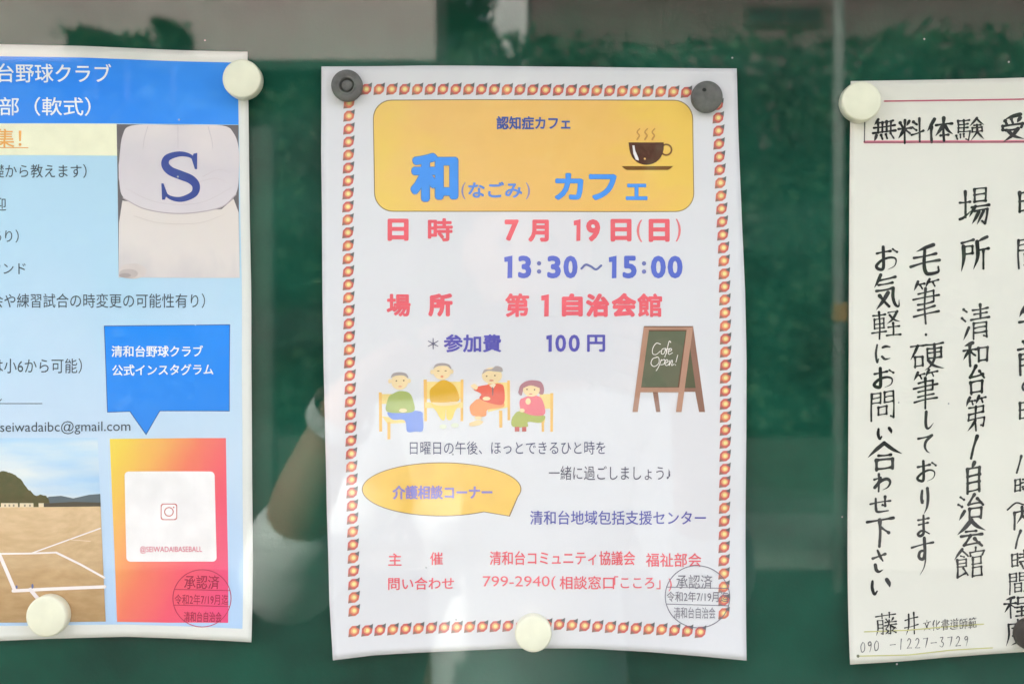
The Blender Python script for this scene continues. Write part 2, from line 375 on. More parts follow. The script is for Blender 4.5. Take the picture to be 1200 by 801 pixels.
from_bm('top_shade_rail', box_bm(-.40, 1.2, YG-.018, -.001, 1.631, 1.70, .003), [case_m], nb)  # unseen rail, added low and deep so it shades the top of the board
from_bm('bottom_rail', box_bm(-.40, 1.2, YG-.012, -.001, .85, .92, .003), [case_m], nb)

def ground_bld(t, p):
    tc = t.nodes.new('ShaderNodeTexCoord'); n = t.nodes.new('ShaderNodeTexNoise'); n.inputs['Scale'].default_value = 3; n.inputs['Detail'].default_value = 8
    t.links.new(tc.outputs['Object'], n.inputs['Vector'])
    r = t.nodes.new('ShaderNodeValToRGB'); r.color_ramp.elements[0].color = (.05, .052, .045, 1); r.color_ramp.elements[1].color = (.09, .09, .08, 1)
    t.links.new(n.outputs[0], r.inputs[0]); t.links.new(r.outputs[0], p.inputs['Base Color']); p.inputs['Roughness'].default_value = .9
gmat = node_mat('ground_soil', ground_bld)
def sheet(name, x0, x1, y0, y1, z, m):
    o = link_mesh(name, [(x0, y0, z), (x1, y0, z), (x1, y1, z), (x0, y1, z)], [(0, 1, 2, 3)], [m]); o['kind'] = 'structure'; return o
sheet('ground', -150, 150, -150, 150, 0, gmat)
sheet('road', -60, 60, -7.2, -3.0, .004, mottled('asphalt', (.04, .042, .04), .2, 30, .9))
bm = box_bm(-60, 60, -8.9, -7.2, -.1, .12, .01); o = from_bm('pavement', bm, [mottled('paving_concrete', (.15, .15, .14), .12, 4, .85)]); o['kind'] = 'structure'

def G(px, py, D):         # what the glass mirrors at this spot, D metres in front of the glass
    k = PX/DC*(DC+YG+D); return (px-600)*k, YG-D, ZC+(400.5-py)*k

# ---- buildings across the road (seen mirrored in the glass)
beige = mottled('beige_render', (.47, .395, .375), .06, .6, .9)
brown = mottled('brown_cladding', (.15, .10, .10), .15, 2, .85)
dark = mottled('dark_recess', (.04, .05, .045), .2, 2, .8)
white_r = mottled('white_render', (.86, .87, .86), .04, 1, .9)
glass_d = mottled('dark_window_glass', (.015, .017, .02), .1, 1, .1, .5)
def house(label, x0, x1, yf, z0, z1, depth, wall, overhang=0, windows=(), roof=True):
    h = empty('house', ((x0+x1)/2, yf-depth/2, 0), label, 'house', 'houses across the road')
    from_bm('wall', box_bm(x0, x1, yf-depth, yf, z0, z1), [wall], h)
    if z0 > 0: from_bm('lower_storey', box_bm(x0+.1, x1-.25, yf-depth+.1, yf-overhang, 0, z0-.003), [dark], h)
    if z0 > 0: from_bm('floor_slab_edge', box_bm(x0-.02, x1+.02, yf-depth, yf+.03, z0-.12, z0-.004), [mottled('dark_green_trim', (.02, .05, .035), .1, 3, .6)], h)
    if roof: from_bm('roof', box_bm(x0-.3, x1+.3, yf-depth-.3, yf+.3, z1+.003, z1+.25, .03), [mottled('roof_grey', (.1, .1, .11), .2, 4, .8)], h)
    for (a, b, c, d) in windows:
        fr = box_bm(a-.05, b+.05, yf+.002, yf+.05, c-.05, d+.05); wn = from_bm('window', fr, [mottled('window_frame_brown', (.08, .06, .055), .1, 2, .6)], h)
        n = 2
        for k in range(n):
            xa = a+(b-a)*k/n+.02; xb = a+(b-a)*(k+1)/n-.02
            from_bm('pane', box_bm(xa, xb, yf+.051, yf+.058, c, d), [glass_d], wn)
    return h
D1 = 13.5
xr, yf, zb = G(510, 70, D1)
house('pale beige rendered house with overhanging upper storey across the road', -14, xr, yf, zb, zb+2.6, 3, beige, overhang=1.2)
# seen between the beige house and the brown one
x0, yy, zz = G(572, 40, 20); x1 = G(660, 40, 20)[0]
house('narrow white rendered house between the beige and the brown houses', x0, x1, yy, 0, 11, 5, white_r)
x0, yf3, _ = G(622, 0, 15.5); wx0, _, wz1 = G(876, 12, 15.5); wx1, _, wz0 = G(962, 27, 15.5)
house('dark brown clad house with a low wide window, behind the hedge', x0, 13, yf3, 0, 9.5, 6, brown, windows=[(wx0, wx1, wz0, wz1)])
# ---- hedge, shrub and trees
leaf_ms = [mottled('leaf_%d' % i, c, .25, 3, .55, .3) for i, c in enumerate([(.02, .055, .024), (.036, .088, .034), (.014, .036, .018)])]
def leaves(name, label, cat, base, n, sample, size, stem=None, group=None):
    root = empty(name, base, label, cat, group)
    V, F, M = [], [], []
    for _ in range(n):
        c = sample(); nrm = Vector((rng.gauss(0, 1), rng.gauss(.5, 1), rng.gauss(.4, 1))).normalized()
        a = nrm.orthogonal().normalized(); a = Matrix.Rotation(rng.uniform(0, 6.28), 3, nrm) @ a; b = nrm.cross(a)
        s = size*rng.uniform(.6, 1.4); k = len(V); c = Vector(c)
        V += [c-a*s, c+b*s*.45, c+a*s, c-b*s*.45]; F.append((k, k+1, k+2, k+3)); M.append(rng.choice((0, 0, 1, 2)))
    o = link_mesh('foliage', V, F, leaf_ms, root, M); o['kind'] = 'stuff'
    if stem:
        bmS = bmesh.new()
        for (x, y, z0, z1, r) in stem:
            bmesh.ops.create_cone(bmS, segments=8, radius1=r, radius2=r*.5, depth=z1-z0, cap_ends=True, matrix=Matrix.Translation((x, y, (z0+z1)/2)))
        from_bm('trunk', bmS, [mottled('bark', (.09, .07, .05), .3, 6, .9)], root)
    return root
DH = 12.0
def hedge_top(px):
    t = interp([(-400, 118), (300, 112), (505, 100), (520, 74), (560, 52), (620, 42), (700, 50), (800, 54), (900, 50), (1000, 48), (1100, 40), (1600, 40)], px)
    return t+6*noise.noise(Vector((px*.03, 3.1, 0)))+5*noise.noise(Vector((px*.11, 7.1, 0)))
def hedge_sample():
    px = rng.uniform(-350, 1500); top = hedge_top(px); py = top+(570-top)*rng.random()**.9
    lump = noise.noise(Vector((px*.012, py*.012, 5)))*.5+noise.noise(Vector((px*.04, py*.04, 9)))*.25
    D = DH-lump-rng.random()**2*.9+.4
    x, y, z = G(px, py, DH); return (x, YG-D-.4*0, max(.05, z))
leaves('hedge', 'tall green hedge running along the far side of the road', 'hedge', (0, YG-DH-.5, 0), 95000, hedge_sample, .075,
       stem=[(x, YG-DH-.6, 0, 3, .05) for x in [i*.9-7 for i in range(17)]])
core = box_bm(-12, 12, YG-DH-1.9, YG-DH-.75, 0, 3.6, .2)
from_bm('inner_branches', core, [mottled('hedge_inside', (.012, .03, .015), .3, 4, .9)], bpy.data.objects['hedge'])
def shrub_sample():
    px = rng.gauss(0, 1); c = rng.choice([(105, 46, 26, 12), (150, 52, 50, 10), (205, 48, 22, 15), (195, 34, 10, 8), (130, 62, 50, 12)])
    x, y, z = G(c[0]+rng.gauss(0, .45)*c[2], c[1]+rng.gauss(0, .45)*c[3], 12.9); return (x, y+rng.uniform(-.3, .3), z)
sx, sy, _ = G(150, 50, 12.9)
leaves('small_tree', 'small green tree in front of the beige house wall', 'tree', (sx, sy, 0), 1500, shrub_sample, .06, stem=[(sx, sy, 0, 4.7, .06), (sx-.35, sy, 3.5, 4.9, .03), (sx+.5, sy, 3.6, 4.8, .03)])

tx, ty, _ = G(542, 60, 16.5)
def conifer():
    z = rng.uniform(.8, 9.5); rr = .52*(1-max(0, z-6)/5)*(1+.2*math.sin(z*5)); q = rng.uniform(0, 6.283); k = rng.random()**.5
    return (tx+rr*k*math.cos(q), ty+rr*k*math.sin(q), z)
leaves('conifer', 'narrow dark conifer between the beige house and the white house', 'tree', (tx, ty, 0), 11000, conifer, .08, stem=[(tx, ty, 0, 9, .12)])

# ---- concrete utility pole with an orange plate (mirrored between the second and third posters)
px_, py_, _ = G(983, 400, 6.5)
pole = empty('utility_pole', (px_, py_, 0), 'slim pale grey utility pole at the kerb, mirrored in the glass', 'pole')
bmp = bmesh.new(); bmesh.ops.create_cone(bmp, segments=24, radius1=.036, radius2=.030, depth=8, cap_ends=True, matrix=Matrix.Translation((px_, py_, 4)))
from_bm('shaft', bmp, [mottled('pole_concrete', (.30, .32, .30), .12, 8, .85)], pole, smooth=True)
pz = G(983, 366, 6.5)[2]
from_bm('sign_plate', box_bm(px_-.045, px_+.04, py_+.05, py_+.055, pz-.05, pz+.05, .004), [mottled('orange_plate', (.30, .17, .05), .1, 10, .5)], pole)
# pale gate post mirrored beside the left poster
gx, gy, _ = G(309, 300, 8.6); gz1 = G(309, 150, 8.6)[2]
from_bm('gate_post', box_bm(gx-.085, gx+.085, gy-.08, gy+.08, .12, gz1, .012), [mottled('post_render', (.085, .11, .09), .1, 5, .85)], None, origin=(gx, gy, .12))
tag(bpy.data.objects['gate_post'], 'square grey rendered gate post in front of the hedge', 'post')
# low garden wall under the hedge
from_bm('garden_wall', box_bm(-14, 14, YG-11.0, YG-10.75, 0, .55, .015), [mottled('wall_concrete', (.05, .065, .05), .2, 2, .9)], None, origin=(0, YG-10.9, 0))
tag(bpy.data.objects['garden_wall'], 'low weathered concrete garden wall along the foot of the hedge', 'wall')

# ---------------------------------------------------------------- photographer (mirrored in the glass)
person = empty('person', (0.02, -1.06, 0), 'person in a white shirt and dark trousers holding up a phone', 'person')
def skin(name, pts, edges, mat, parent, root=0, sub=2, smooth=True):
    me = bpy.data.meshes.new('tmp'); me.from_pydata([p[:3] for p in pts], edges, []); o = bpy.data.objects.new('tmp', me); COL.objects.link(o)
    o.modifiers.new('s', 'SKIN'); md = o.modifiers.new('d', 'SUBSURF'); md.levels = sub; md.render_levels = sub
    bpy.context.view_layer.update()
    for i, p in enumerate(pts):
        d = me.skin_vertices[0].data[i]; r = p[3]; d.radius = (r, r*(p[4] if len(p) > 4 else 1)); d.use_root = (i == root)
    bpy.context.view_layer.update()
    m2 = bpy.data.meshes.new_from_object(o.evaluated_get(bpy.context.evaluated_depsgraph_get()))
    vs = [v.co.copy() for v in m2.vertices]; fs = [tuple(p.vertices) for p in m2.polygons]
    bpy.data.objects.remove(o); bpy.data.meshes.remove(me); bpy.data.meshes.remove(m2)
    return link_mesh(name, vs, fs, [mat], parent, smooth=smooth)
skin_m = mottled('skin', (.48, .29, .20), .06, 20, .5); shirt_m = mottled('white_shirt_cloth', (.74, .80, .77), .05, 30, .85, .2, .3, 14, .02)
bx = .02
body = [(bx, -1.10, .92, .13, .8), (bx, -1.09, 1.08, .125, .8), (bx, -1.08, 1.22, .14, .75), (bx, -1.07, 1.33, .10, .8), (bx, -1.05, 1.41, .052), (bx, -1.03, 1.47, .05)]
be = [(0, 1), (1, 2), (2, 3), (3, 4), (4, 5)]
for s in (-1, 1):
    k = len(body)
    t_ = .082 if s > 0 else 0
    body += [(bx+s*.17, -1.05, 1.32, .052), (bx+s*(.285-t_), -.84, 1.16, .040), (bx+s*(.245-t_*.7), -.745, 1.28, .037), (bx+s*(.185-t_*.3), -.665, 1.39, .024), (bx+s*.15, -.652, 1.425, .026, .6), (bx+s*.115, -.648, 1.445, .022, .6)]
    be += [(3, k), (k, k+1), (k+1, k+2), (k+2, k+3), (k+3, k+4), (k+4, k+5)]
    k = len(body)
    body += [(bx+s*.095, -1.10, .84, .085), (bx+s*.10, -1.08, .47, .055), (bx+s*.10, -1.12, .10, .038), (bx+s*.11, -1.00, .035, .034)]
    be += [(0, k), (k, k+1), (k+1, k+2), (k+2, k+3)]
skin('body', body, be, skin_m, person)
sh = [(bx-.01, -1.09, .84, .205, .72), (bx, -1.09, .93, .18, .8), (bx+.005, -1.07, 1.01, .20, .72), (bx-.005, -1.085, 1.10, .178, .8), (bx, -1.075, 1.20, .185, .74), (bx, -1.07, 1.315, .14, .75), (bx, -1.055, 1.375, .07)]
se = [(i, i+1) for i in range(6)]
for s in (-1, 1):
    t_ = .082 if s > 0 else 0; k = len(sh); sh += [(bx+s*.18, -1.05, 1.315, .072), (bx+s*(.25-t_*.7), -.92, 1.215, .062), (bx+s*(.288-t_), -.835, 1.155, .058), (bx+s*(.27-t_*.85), -.79, 1.215, .052), (bx+s*(.246-t_*.7), -.748, 1.275, .044)]
    se += [(5, k), (k, k+1), (k+1, k+2), (k+2, k+3), (k+3, k+4)]
skin('shirt', sh, se, shirt_m, person)
tr = [(bx, -1.10, .90, .15, .85)]; te = []
for s in (-1, 1):
    k = len(tr); tr += [(bx+s*.095, -1.10, .80, .10), (bx+s*.10, -1.08, .47, .07), (bx+s*.10, -1.11, .12, .056)]; te += [(0, k), (k, k+1), (k+1, k+2)]
skin('trousers', tr, te, mottled('dark_trouser_cloth', (.03, .035, .05), .1, 20, .9), person)
for s in (-1, 1):
    from_bm('shoe', box_bm(bx+s*.105-.045, bx+s*.105+.045, -1.16, -.90, 0, .075, .025), [mottled('shoe_rubber', (.05, .05, .05), .1, 20, .7)], person)
    # watch-band on each wrist? one light strap only
    # fingers round the phone, each its own short chain
    for f in range(4):
        z = 1.462-f*.0175; x = bx+s*.112
        skin('finger', [(x, -.650, z-.006, .0095), (x-s*.020, -.662, z, .0085), (x-s*.040, -.660, z+.003, .0078), (x-s*.052+s*.004*f, -.652, z+.003, .007)], [(0, 1), (1, 2), (2, 3)], skin_m, person, sub=1)
    skin('thumb', [(bx+s*.125, -.665, 1.42, .011), (bx+s*.100, -.672, 1.428, .0095), (bx+s*.078, -.668, 1.440, .008)], [(0, 1), (1, 2)], skin_m, person, sub=1)
bmw = bmesh.new()
A = Vector((bx-.185, -.665, 1.39)); Bv = Vector((bx-.245, -.745, 1.28)); q = (A-Bv).to_track_quat('Z', 'Y').to_matrix().to_4x4()
bmesh.ops.create_cone(bmw, segments=24, radius1=.0345, radius2=.033, depth=.022, cap_ends=False, matrix=Matrix.Translation(A+(Bv-A)*.12) @ q)
tag(from_bm('wristband', bmw, [mottled('pale_strap', (.6, .62, .6), .2, 200, .6)], None, smooth=True, origin=A), 'pale woven band round the wrist of the raised left arm', 'wristband')
# head with a face
bmh = bmesh.new(); bmesh.ops.create_uvsphere(bmh, u_segments=40, v_segments=28, radius=1)
HC = Vector((bx, -1.045, 1.565))
for v in bmh.verts:
    x, y, z = v.co
    X = x*.074*(1-.16*max(0, -z)); Y = y*.095; Z = z*.115
    if y > .3:
        Y += .022*math.exp(-((x/.17)**2+((z+.08)/.2)**2)) + .010*math.exp(-((x/.3)**2+((z+.45)/.12)**2)) + .010*math.exp(-((x/.35)**2+((z+.82)/.2)**2))
        for e in (-.36, .36): Y -= .010*math.exp(-(((x-e)/.17)**2+((z-.08)/.11)**2))
    v.co = HC+Vector((X, Y, Z))
from_bm('head', bmh, [skin_m], person, smooth=True)
for e in (-1, 1):
    be_ = bmesh.new(); bmesh.ops.create_uvsphere(be_, u_segments=14, v_segments=10, radius=.011, matrix=Matrix.Translation(HC+Vector((e*.027, .0775, .009))))
    from_bm('eye', be_, [mottled('eye_dark', (.06, .045, .04), .1, 50, .2, .5)], person, smooth=True)
    bea = bmesh.new(); bmesh.ops.create_uvsphere(bea, u_segments=14, v_segments=10, radius=1, matrix=Matrix.Translation(HC+Vector((e*.076, -.002, 0))) @ Matrix.Diagonal((.009, .017, .031, 1)))
    from_bm('ear', bea, [skin_m], person, smooth=True)
bl = bmesh.new(); bmesh.ops.create_uvsphere(bl, u_segments=16, v_segments=8, radius=1, matrix=Matrix.Translation(HC+Vector((0, .091, -.052))) @ Matrix.Diagonal((.024, .006, .0065, 1)))
from_bm('mouth', bl, [mottled('lips', (.4, .16, .13), .05, 50, .5)], person, smooth=True)
bh = bmesh.new(); bmesh.ops.create_uvsphere(bh, u_segments=40, v_segments=28, radius=1)
for v in bh.verts:
    x, y, z = v.co; n_ = .003*noise.noise(Vector((x*6, y*6, z*6))); lim = .42 if y > .1 else (-.45 if y < -.2 else .05)
    k = 1.09 if z > lim else .90
    v.co = HC+Vector((x*.074*k+x*n_, y*.095*k, z*.115*k+n_))
from_bm('hair', bh, [mottled('dark_hair', (.02, .017, .015), .3, 60, .5)], person, smooth=True)
phone = empty('phone', (bx, -.644, 1.45), 'dark phone held up sideways by the mirrored person', 'phone')
from_bm('phone_body', box_bm(bx-.079, bx+.079, -.648, -.640, 1.412, 1.488, .003), [mottled('phone_back', (.05, .055, .06), .05, 20, .3, .5)], phone)
for dx, dz in ((-.062, .022), (-.062, -.002)):
    bl = bmesh.new(); bmesh.ops.create_cone(bl, segments=24, radius1=.008, radius2=.008, depth=.002, cap_ends=True, matrix=Matrix.Translation((bx+dx, -.639, 1.45+dz)) @ Matrix.Rotation(R(90), 4, 'X'))
    from_bm('lens', bl, [glass_d], phone)

# ---------------------------------------------------------------- the posters
def hC(x, y):
    v = .0007+.0006*math.sin(x*.013+y*.004)+.0005*math.sin(y*.017+1)+.0004*noise.noise(Vector((x*.012, y*.012, 2)))
    v += .0045*max(0, (y-600)/168)**2*max(0, abs(x-625)/245)**1.3        # lower corners lift away from the magnet
    v += .0016*max(0, (450-abs(y-430))/450)*max(0, (430-x)/55)
    v += .0003*math.exp(-((y-632-.0009*(x-500)**2*.2)/9)**2)*math.exp(-((x-500)/110)**2)
    return v
def hL(x, y):
    v = .0012+.0007*math.sin(x*.016+1)+.0005*math.sin(y*.014)+.0006*noise.noise(Vector((x*.01, y*.01, 12)))
    v += .004*max(0, (y-640)/108)**2*max(0, (x-120)/178)**1.5+.003*max(0, (x-230)/68)*max(0, 1-abs(y-440)/300)+.002*max(0, (90-y)/30)*max(0, (200-x)/200)
    return v
def hR(x, y):
    v = .0008+.0005*math.sin(x*.02)+.0005*math.sin(y*.013+2)+.0005*noise.noise(Vector((x*.01, y*.01, 22)))
    v += .0045*max(0, (y-640)/130)**2*max(0, (1200-x)/210)
    return v

# ---- centre poster
C = Paper('cafe_poster', 'white cafe poster with orange title panel and flower border, centre of the board',
          [(80, 378), (180, 377.5), (340, 379.5), (500, 382.5), (600, 384.5), (700, 388), (768, 393)],
          [(82, 862), (150, 864), (200, 866), (340, 871.5), (420, 873), (500, 873), (650, 872), (768, 871)],
          [(378, 80), (500, 79), (862, 82)], [(393, 768), (440, 763), (500, 760.5), (600, 757.5), (690, 757), (760, 760), (820, 764), (871, 768)],
          hC, paper_w('poster_paper_cool_white', (.785, .755, .775)), (bxw(625, 0)[0], 0, bxw(0, 768)[1]))
a = Art(C, 'flower_border')
RED, TAN, YEL, DKG = (204, 108, 100), (228, 172, 122), (255, 226, 150), (108, 110, 106)
def flower(cx, cy):
    r = 6.4
    a.poly([(cx-r*1.02, cy+r*1.05), (cx-r*.9, cy-r*.35), (cx-r*.35, cy-r*.9), (cx+r*.55, cy-r*.95), (cx+r*1.0, cy-r*.3), (cx+r*.85, cy+r*.45), (cx+r*.25, cy+r*.95)], RED if rng.random() < .6 else (212, 122, 100), up=False)
    k0 = a.k; a.up()
    a.poly([(cx+r*.25, cy-r*.75), (cx+r*1.1, cy-r*1.2), (cx+r*1.0, cy-r*.25)], DKG)
    a.poly([(cx-r*1.05, cy+r*1.1), (cx-r*.8, cy+r*.45), (cx-r*.2, cy+r*.95)], (150, 120, 106))
    a.ell(cx, cy, r*.62, r*.58, TAN, 10)
    a.ell(cx+.3, cy, r*.36, r*.36, YEL, 8)
    a.k = k0
for i in range(27): flower(430+i*14.93, interp([(430, 106), (620, 107), (795, 109), (840, 111)], 430+i*14.93))
for j in range(40):
    y = 122+j*15.12; flower(interp([(120, 410), (250, 408.5), (330, 409.5), (450, 411.5), (600, 414), (725, 417)], y), y)
for j in range(40):
    y = 124+j*15.15; flower(interp([(124, 840), (200, 842.5), (300, 847), (400, 848.5), (500, 848.5), (600, 847.5), (735, 845.5)], y), y)
for i in range(28): flower(417+i*14.85+(0 if i < 13 else .4), interp([(417, 735), (500, 732.5), (590, 731), (652, 729), (720, 732), (780, 734), (845, 738)], 417+i*14.85))
a.build()
# title panel
ORG = (255, 208, 116)
a = Art(C, 'title_panel')
a.rrect(437.5, 118.4, 811, 249, 22, (150, 128, 92), skew=2); a.rrect(438.6, 119.5, 810, 248, 21.2, grad_mat('panel_orange', [(0, (255, 206, 108)), (.3, (252, 196, 118)), (.8, (252, 194, 108)), (1, (255, 202, 98))], (1, 0, .1), 5, .25), skew=2)
panel = a.build(); L2 = 1.2e-4
a = Art(C, 'printed_text', lift=L2)
BLUE, NAVY, ROSE = (84, 158, 240), (78, 98, 168), (232, 108, 116)
a.text('認知症カフェ', 582, 668, 138, 153.5, NAVY, .028, edge=(150, 150, 170), edge_w=.012)
a.cut(); a.text('和', 482, 537, 181, 237, BLUE, .058, edge=(96, 132, 190), edge_w=.014)
a.cut(); a.text('(', 541, 546, 215, 234.5, (150, 150, 190)); a.text('なごみ', 549, 612, 214, 233, (104, 150, 224), .034); a.text(')', 616, 621, 215, 234.5, (150, 150, 190))
a.cut(); a.text('カ', 650, 683, 204, 235, BLUE, .05, edge=(104, 140, 196), edge_w=.012); a.text('フ', 690, 722, 205, 235, BLUE, .05, edge=(104, 140, 196), edge_w=.012); a.text('ェ', 733, 758, 216, 235, BLUE, .05, edge=(104, 140, 196), edge_w=.012)
a.build()
a = Art(C, 'cup_picture', lift=L2)
BRN = (92, 62, 50)
a.poly([(728, 195.5), (788, 195.5), (785.5, 198), (782, 200), (734, 200), (730.5, 198)], (124, 88, 44))
for k in range(18):
    t0, t1 = R(-150+300*k/18), R(-150+300*(k+1)/18)
    P_ = lambda t, r: (780+r*math.cos(t)*1.0, 176.5+r*math.sin(t))
    a.poly([P_(t0, 7.2), P_(t1, 7.2), P_(t1, 5.2), P_(t0, 5.2)], (130, 92, 56), up=False)
a.up()
a.poly([(736, 168)]+[(736+.6+20.4*(1-math.cos(R(180*k/16))), 168+26*math.sin(R(180*k/16))**.75) for k in range(1, 16)]+[(777, 168)], BRN)
a.poly([(740.5, 171.5), (742.8, 171.5), (744, 178), (747.5, 186), (748, 189), (744.5, 188), (741.5, 181)], (240, 236, 230)); a.ell(755, 187, 1.2, 1.2, (236, 196, 120), 8)
for x in (747, 756, 764.5):
    a.curve([(x+2, 152), (x-1, 156), (x+1.5, 160), (x-1, 164.5)], 1.3, 2.0, (196, 150, 84)); 
a.build()
a = Art(C, 'printed_text')
BL2, PUR = (98, 116, 200), (100, 98, 178)
for i_, (ch, x0, x1, y0, y1) in enumerate([('日', 455, 479.5, 257, 283), ('時', 502, 531, 256.5, 283.5), ('7', 591.5, 608, 258, 283), ('月', 619, 643, 258, 284), ('1', 672, 680, 257.5, 283), ('9', 686.5, 703, 257.5, 283.5), ('日', 715, 739.5, 257, 283.5), ('日', 759.5, 784, 257, 284),
        ('場', 454, 482, 344.5, 371), ('所', 502.5, 531, 344, 371), ('第', 592, 620, 344, 371.5), ('1', 634, 643, 345, 371), ('自', 658, 682.5, 344, 371), ('治', 686, 713.5, 344, 371.5), ('会', 716, 745, 343.5, 371.5), ('館', 746, 775, 344, 371.5)]):
    if i_ in (2, 8, 10): a.cut()
    a.one(x0, x1, y0, y1, ROSE) if ch == '1' else a.text(ch, x0, x1, y0, y1, ROSE, .044 if ch in '館第場時' else .066)
a.cut(); a.text('(', 745.5, 752, 258, 284, (232, 130, 132), .01); a.text(')', 791, 797, 257, 283.5, (232, 130, 132), .01)
a.cut()
for ch, x0, x1 in [('1', 591, 600.5), ('3', 607, 622.5), ('3', 641, 657), ('0', 660, 676.5), ('1', 713, 722), ('5', 729, 745.5), ('0', 762, 779.5), ('0', 781.5, 799)]:
    a.one(x0, x1, 300, 326.5, BL2) if ch == '1' else a.text(ch, x0, x1, 300, 326.5, BL2, .066)
for x in (631.5, 754): a.ell(x, 309, 2.6, 2.6, (120, 128, 180), 12); a.ell(x, 318.5, 2.6, 2.6, (120, 128, 180), 12)
a.curve([(681, 315), (686, 310.5), (692, 312.5), (698, 316), (704, 311.5)], 2.6, 2.6, (110, 120, 170))
a.cut(); a.text('＊', 502, 514.5, 396, 409, (110, 110, 130)); a.text('参加費', 520.5, 587.5, 391.5, 412.5, PUR, .036)
a.cut()
for ch, x0, x1 in [('1', 640, 646.5), ('0', 650.5, 663), ('0', 666, 679), ('円', 687.5, 708.5)]: a.one(x0, x1, 392, 412, PUR) if ch == '1' else a.text(ch, x0, x1, 392, 412, PUR, .04)
GRY = (88, 84, 100)
a.cut(); a.text('日曜日の午後、ほっとできるひと時を', 481, 709, 516, 531.5, (82, 82, 112), .0)
a.cut(); a.text('一緒に過ごしましょう♪', 643, 785, 545, 561.5, GRY, .0)
a.cut(); a.text('清和台地域包括支援センター', 621, 826, 597, 613.5, (96, 98, 172), .012)
RS2 = (232, 104, 112)
a.cut(); a.text('主', 456, 471.5, 646, 660.5, RS2, .018); a.text('催', 504.5, 519.5, 645, 660, RS2, .014)
a.cut(); a.text('清和台コミュニティ協議会', 574, 743.5, 644, 660.5, RS2, .016); a.text('福祉部会', 756, 820.5, 646, 662, RS2, .014)
a.cut(); a.text('問い合わせ', 456, 532.5, 674, 688.5, RS2, .016); a.cut(); a.text('799-2940(', 566, 651, 673, 689, (232, 118, 124), .004); a.text('相談窓口', 655.5, 719, 673, 688.5, RS2, .014)
a.text('「こころ」)', 719, 786, 673, 690, (232, 118, 124), .010)
a.build()
# speech bubble
a = Art(C, 'speech_bubble')
def bub(g):
    pts = []
    for k in range(60):
        t = R(32+336*k/59-4) ; pts.append((518+(92+g)*math.cos(t), 572+(30.5+g)*math.sin(t)))
    return pts
def bubble(g, c):
    pts = [(518+(92+g)*math.cos(R(q)), 572+(30.5+g)*math.sin(R(q))) for q in range(58, 58+324, 6)]
    a.poly([(596.5+g, 603+g)]+pts, c)
bubble(1, (140, 112, 90)); bubble(0, (252, 198, 98)); bub_o = a.build()
a = Art(C, 'printed_text', lift=L2); a.text('介護相談コーナー', 461, 577, 567.5, 583.5, (138, 136, 204), .03, edge=(214, 160, 150), edge_w=.02); a.build()
# sandwich-board picture
a = Art(C, 'blackboard_picture')
W1, W2, BB = (178, 140, 116), (150, 116, 98), (104, 110, 88)
a.poly([(764, 458), (770, 458), (773, 482), (768, 482)], W2)
a.poly([(811, 382), (825, 482), (818, 482), (802, 400)], W2); a.poly([(806, 396), (814, 454), (799, 454)], (96, 100, 76))
a.poly([(800, 454), (818, 454), (818.6, 458.5), (797, 458.5)], W2)
a.poly([(754, 382), (811, 382), (809, 387), (753, 387)], (120, 92, 76)); a.poly([(754, 383.2), (810.5, 383.2), (808, 388), (753, 388)], W1)
a.poly([(757, 386.5), (804, 386.5), (795, 455), (748.5, 455)], (112, 84, 66)); a.poly([(759, 388), (802.5, 388), (793, 453), (750.5, 453)], BB)
a.poly([(750, 453.5), (797, 453.5), (796.5, 459), (749, 459)], W1)
a.poly([(753.5, 382.5), (759.5, 387), (746.5, 482), (740.5, 482)], W1); a.poly([(803.5, 386), (811, 382.5), (797.5, 482), (791, 482)], (184, 146, 122))
CH = (236, 238, 226)
for pts in ["773,403 768,402 764,408 764,414 768,415 773,411", "779,408 775,409 774,414 777,414 779,409 780,414", "785,401 783,400 780,412 778,418", "779,409 785,408", "782,412 786,410 785,408 782,411 783,415 787,413",
            "770,418 764,420 762,426 766,429 771,425 771,419 768,418", "774,421 771,429 768,434", "774,422 778,421 777,426 773,427", "779,425 782,423 780,421 778,425 780,428 783,426", "784,422 783,428 786,422 787,423 786,428 789,426", "793,416 791,424", "790.5,427 790.3,427.6"]:
    a.curve([tuple(map(float, q.split(','))) for q in pts.split()], .9, .75, CH, 5)
a.build()
# the four seated elders
def Z(px, py): return (430+px*.19167, 415+py*.19157)      # measured on an enlargement
def PZ(art, s, c): art.poly([Z(*map(float, q.split(','))) for q in s.split()], c)
SK, CHR, CHD, GH = (248, 218, 168), (250, 216, 140), (236, 194, 110), (172, 166, 160)
def people_pic(shapes):
    a = Art(C, 'seated_elder_picture')
    for kind, s, c in shapes:
        if kind == 'p': PZ(a, s, c)
        elif kind == 's':      # smoothed outline
            pts = [Z(*map(float, q.split(','))) for q in s.split()]; q = catmull(pts+[pts[0], pts[1]], 4)[0:4*len(pts)]
            a.poly(q, c)
        else:
            x, y, rx, ry = map(float, s.split(',')); X, Y = Z(x, y); a.ell(X, Y, rx*.19, ry*.19, c, 20)
    a.build()
EYE = (120, 90, 80)
people_pic([('p', '95,240 240,240 240,300 95,300', CHR), ('p', '78,230 96,230 98,468 80,468', CHD), ('p', '96,375 230,390 240,415 130,420', CHR), ('p', '130,410 148,410 148,515 130,515', CHD),
            ('s', '130,350 200,340 330,345 345,380 345,462 300,468 250,468 235,400 160,395', (132, 158, 222)), ('s', '150,245 205,222 265,235 290,290 290,345 210,355 125,345 130,280', (170, 186, 112)),
            ('e', '205,165,52,50', SK), ('e', '145,162,10,14', SK), ('e', '263,160,10,14', SK), ('s', '150,140 165,115 205,107 245,116 258,145 230,128 185,128', GH), ('e', '185,160,5,4', EYE), ('e', '230,158,5,4', EYE), ('e', '208,194,12,3', (226, 150, 130)), ('e', '225,340,24,12', SK)])
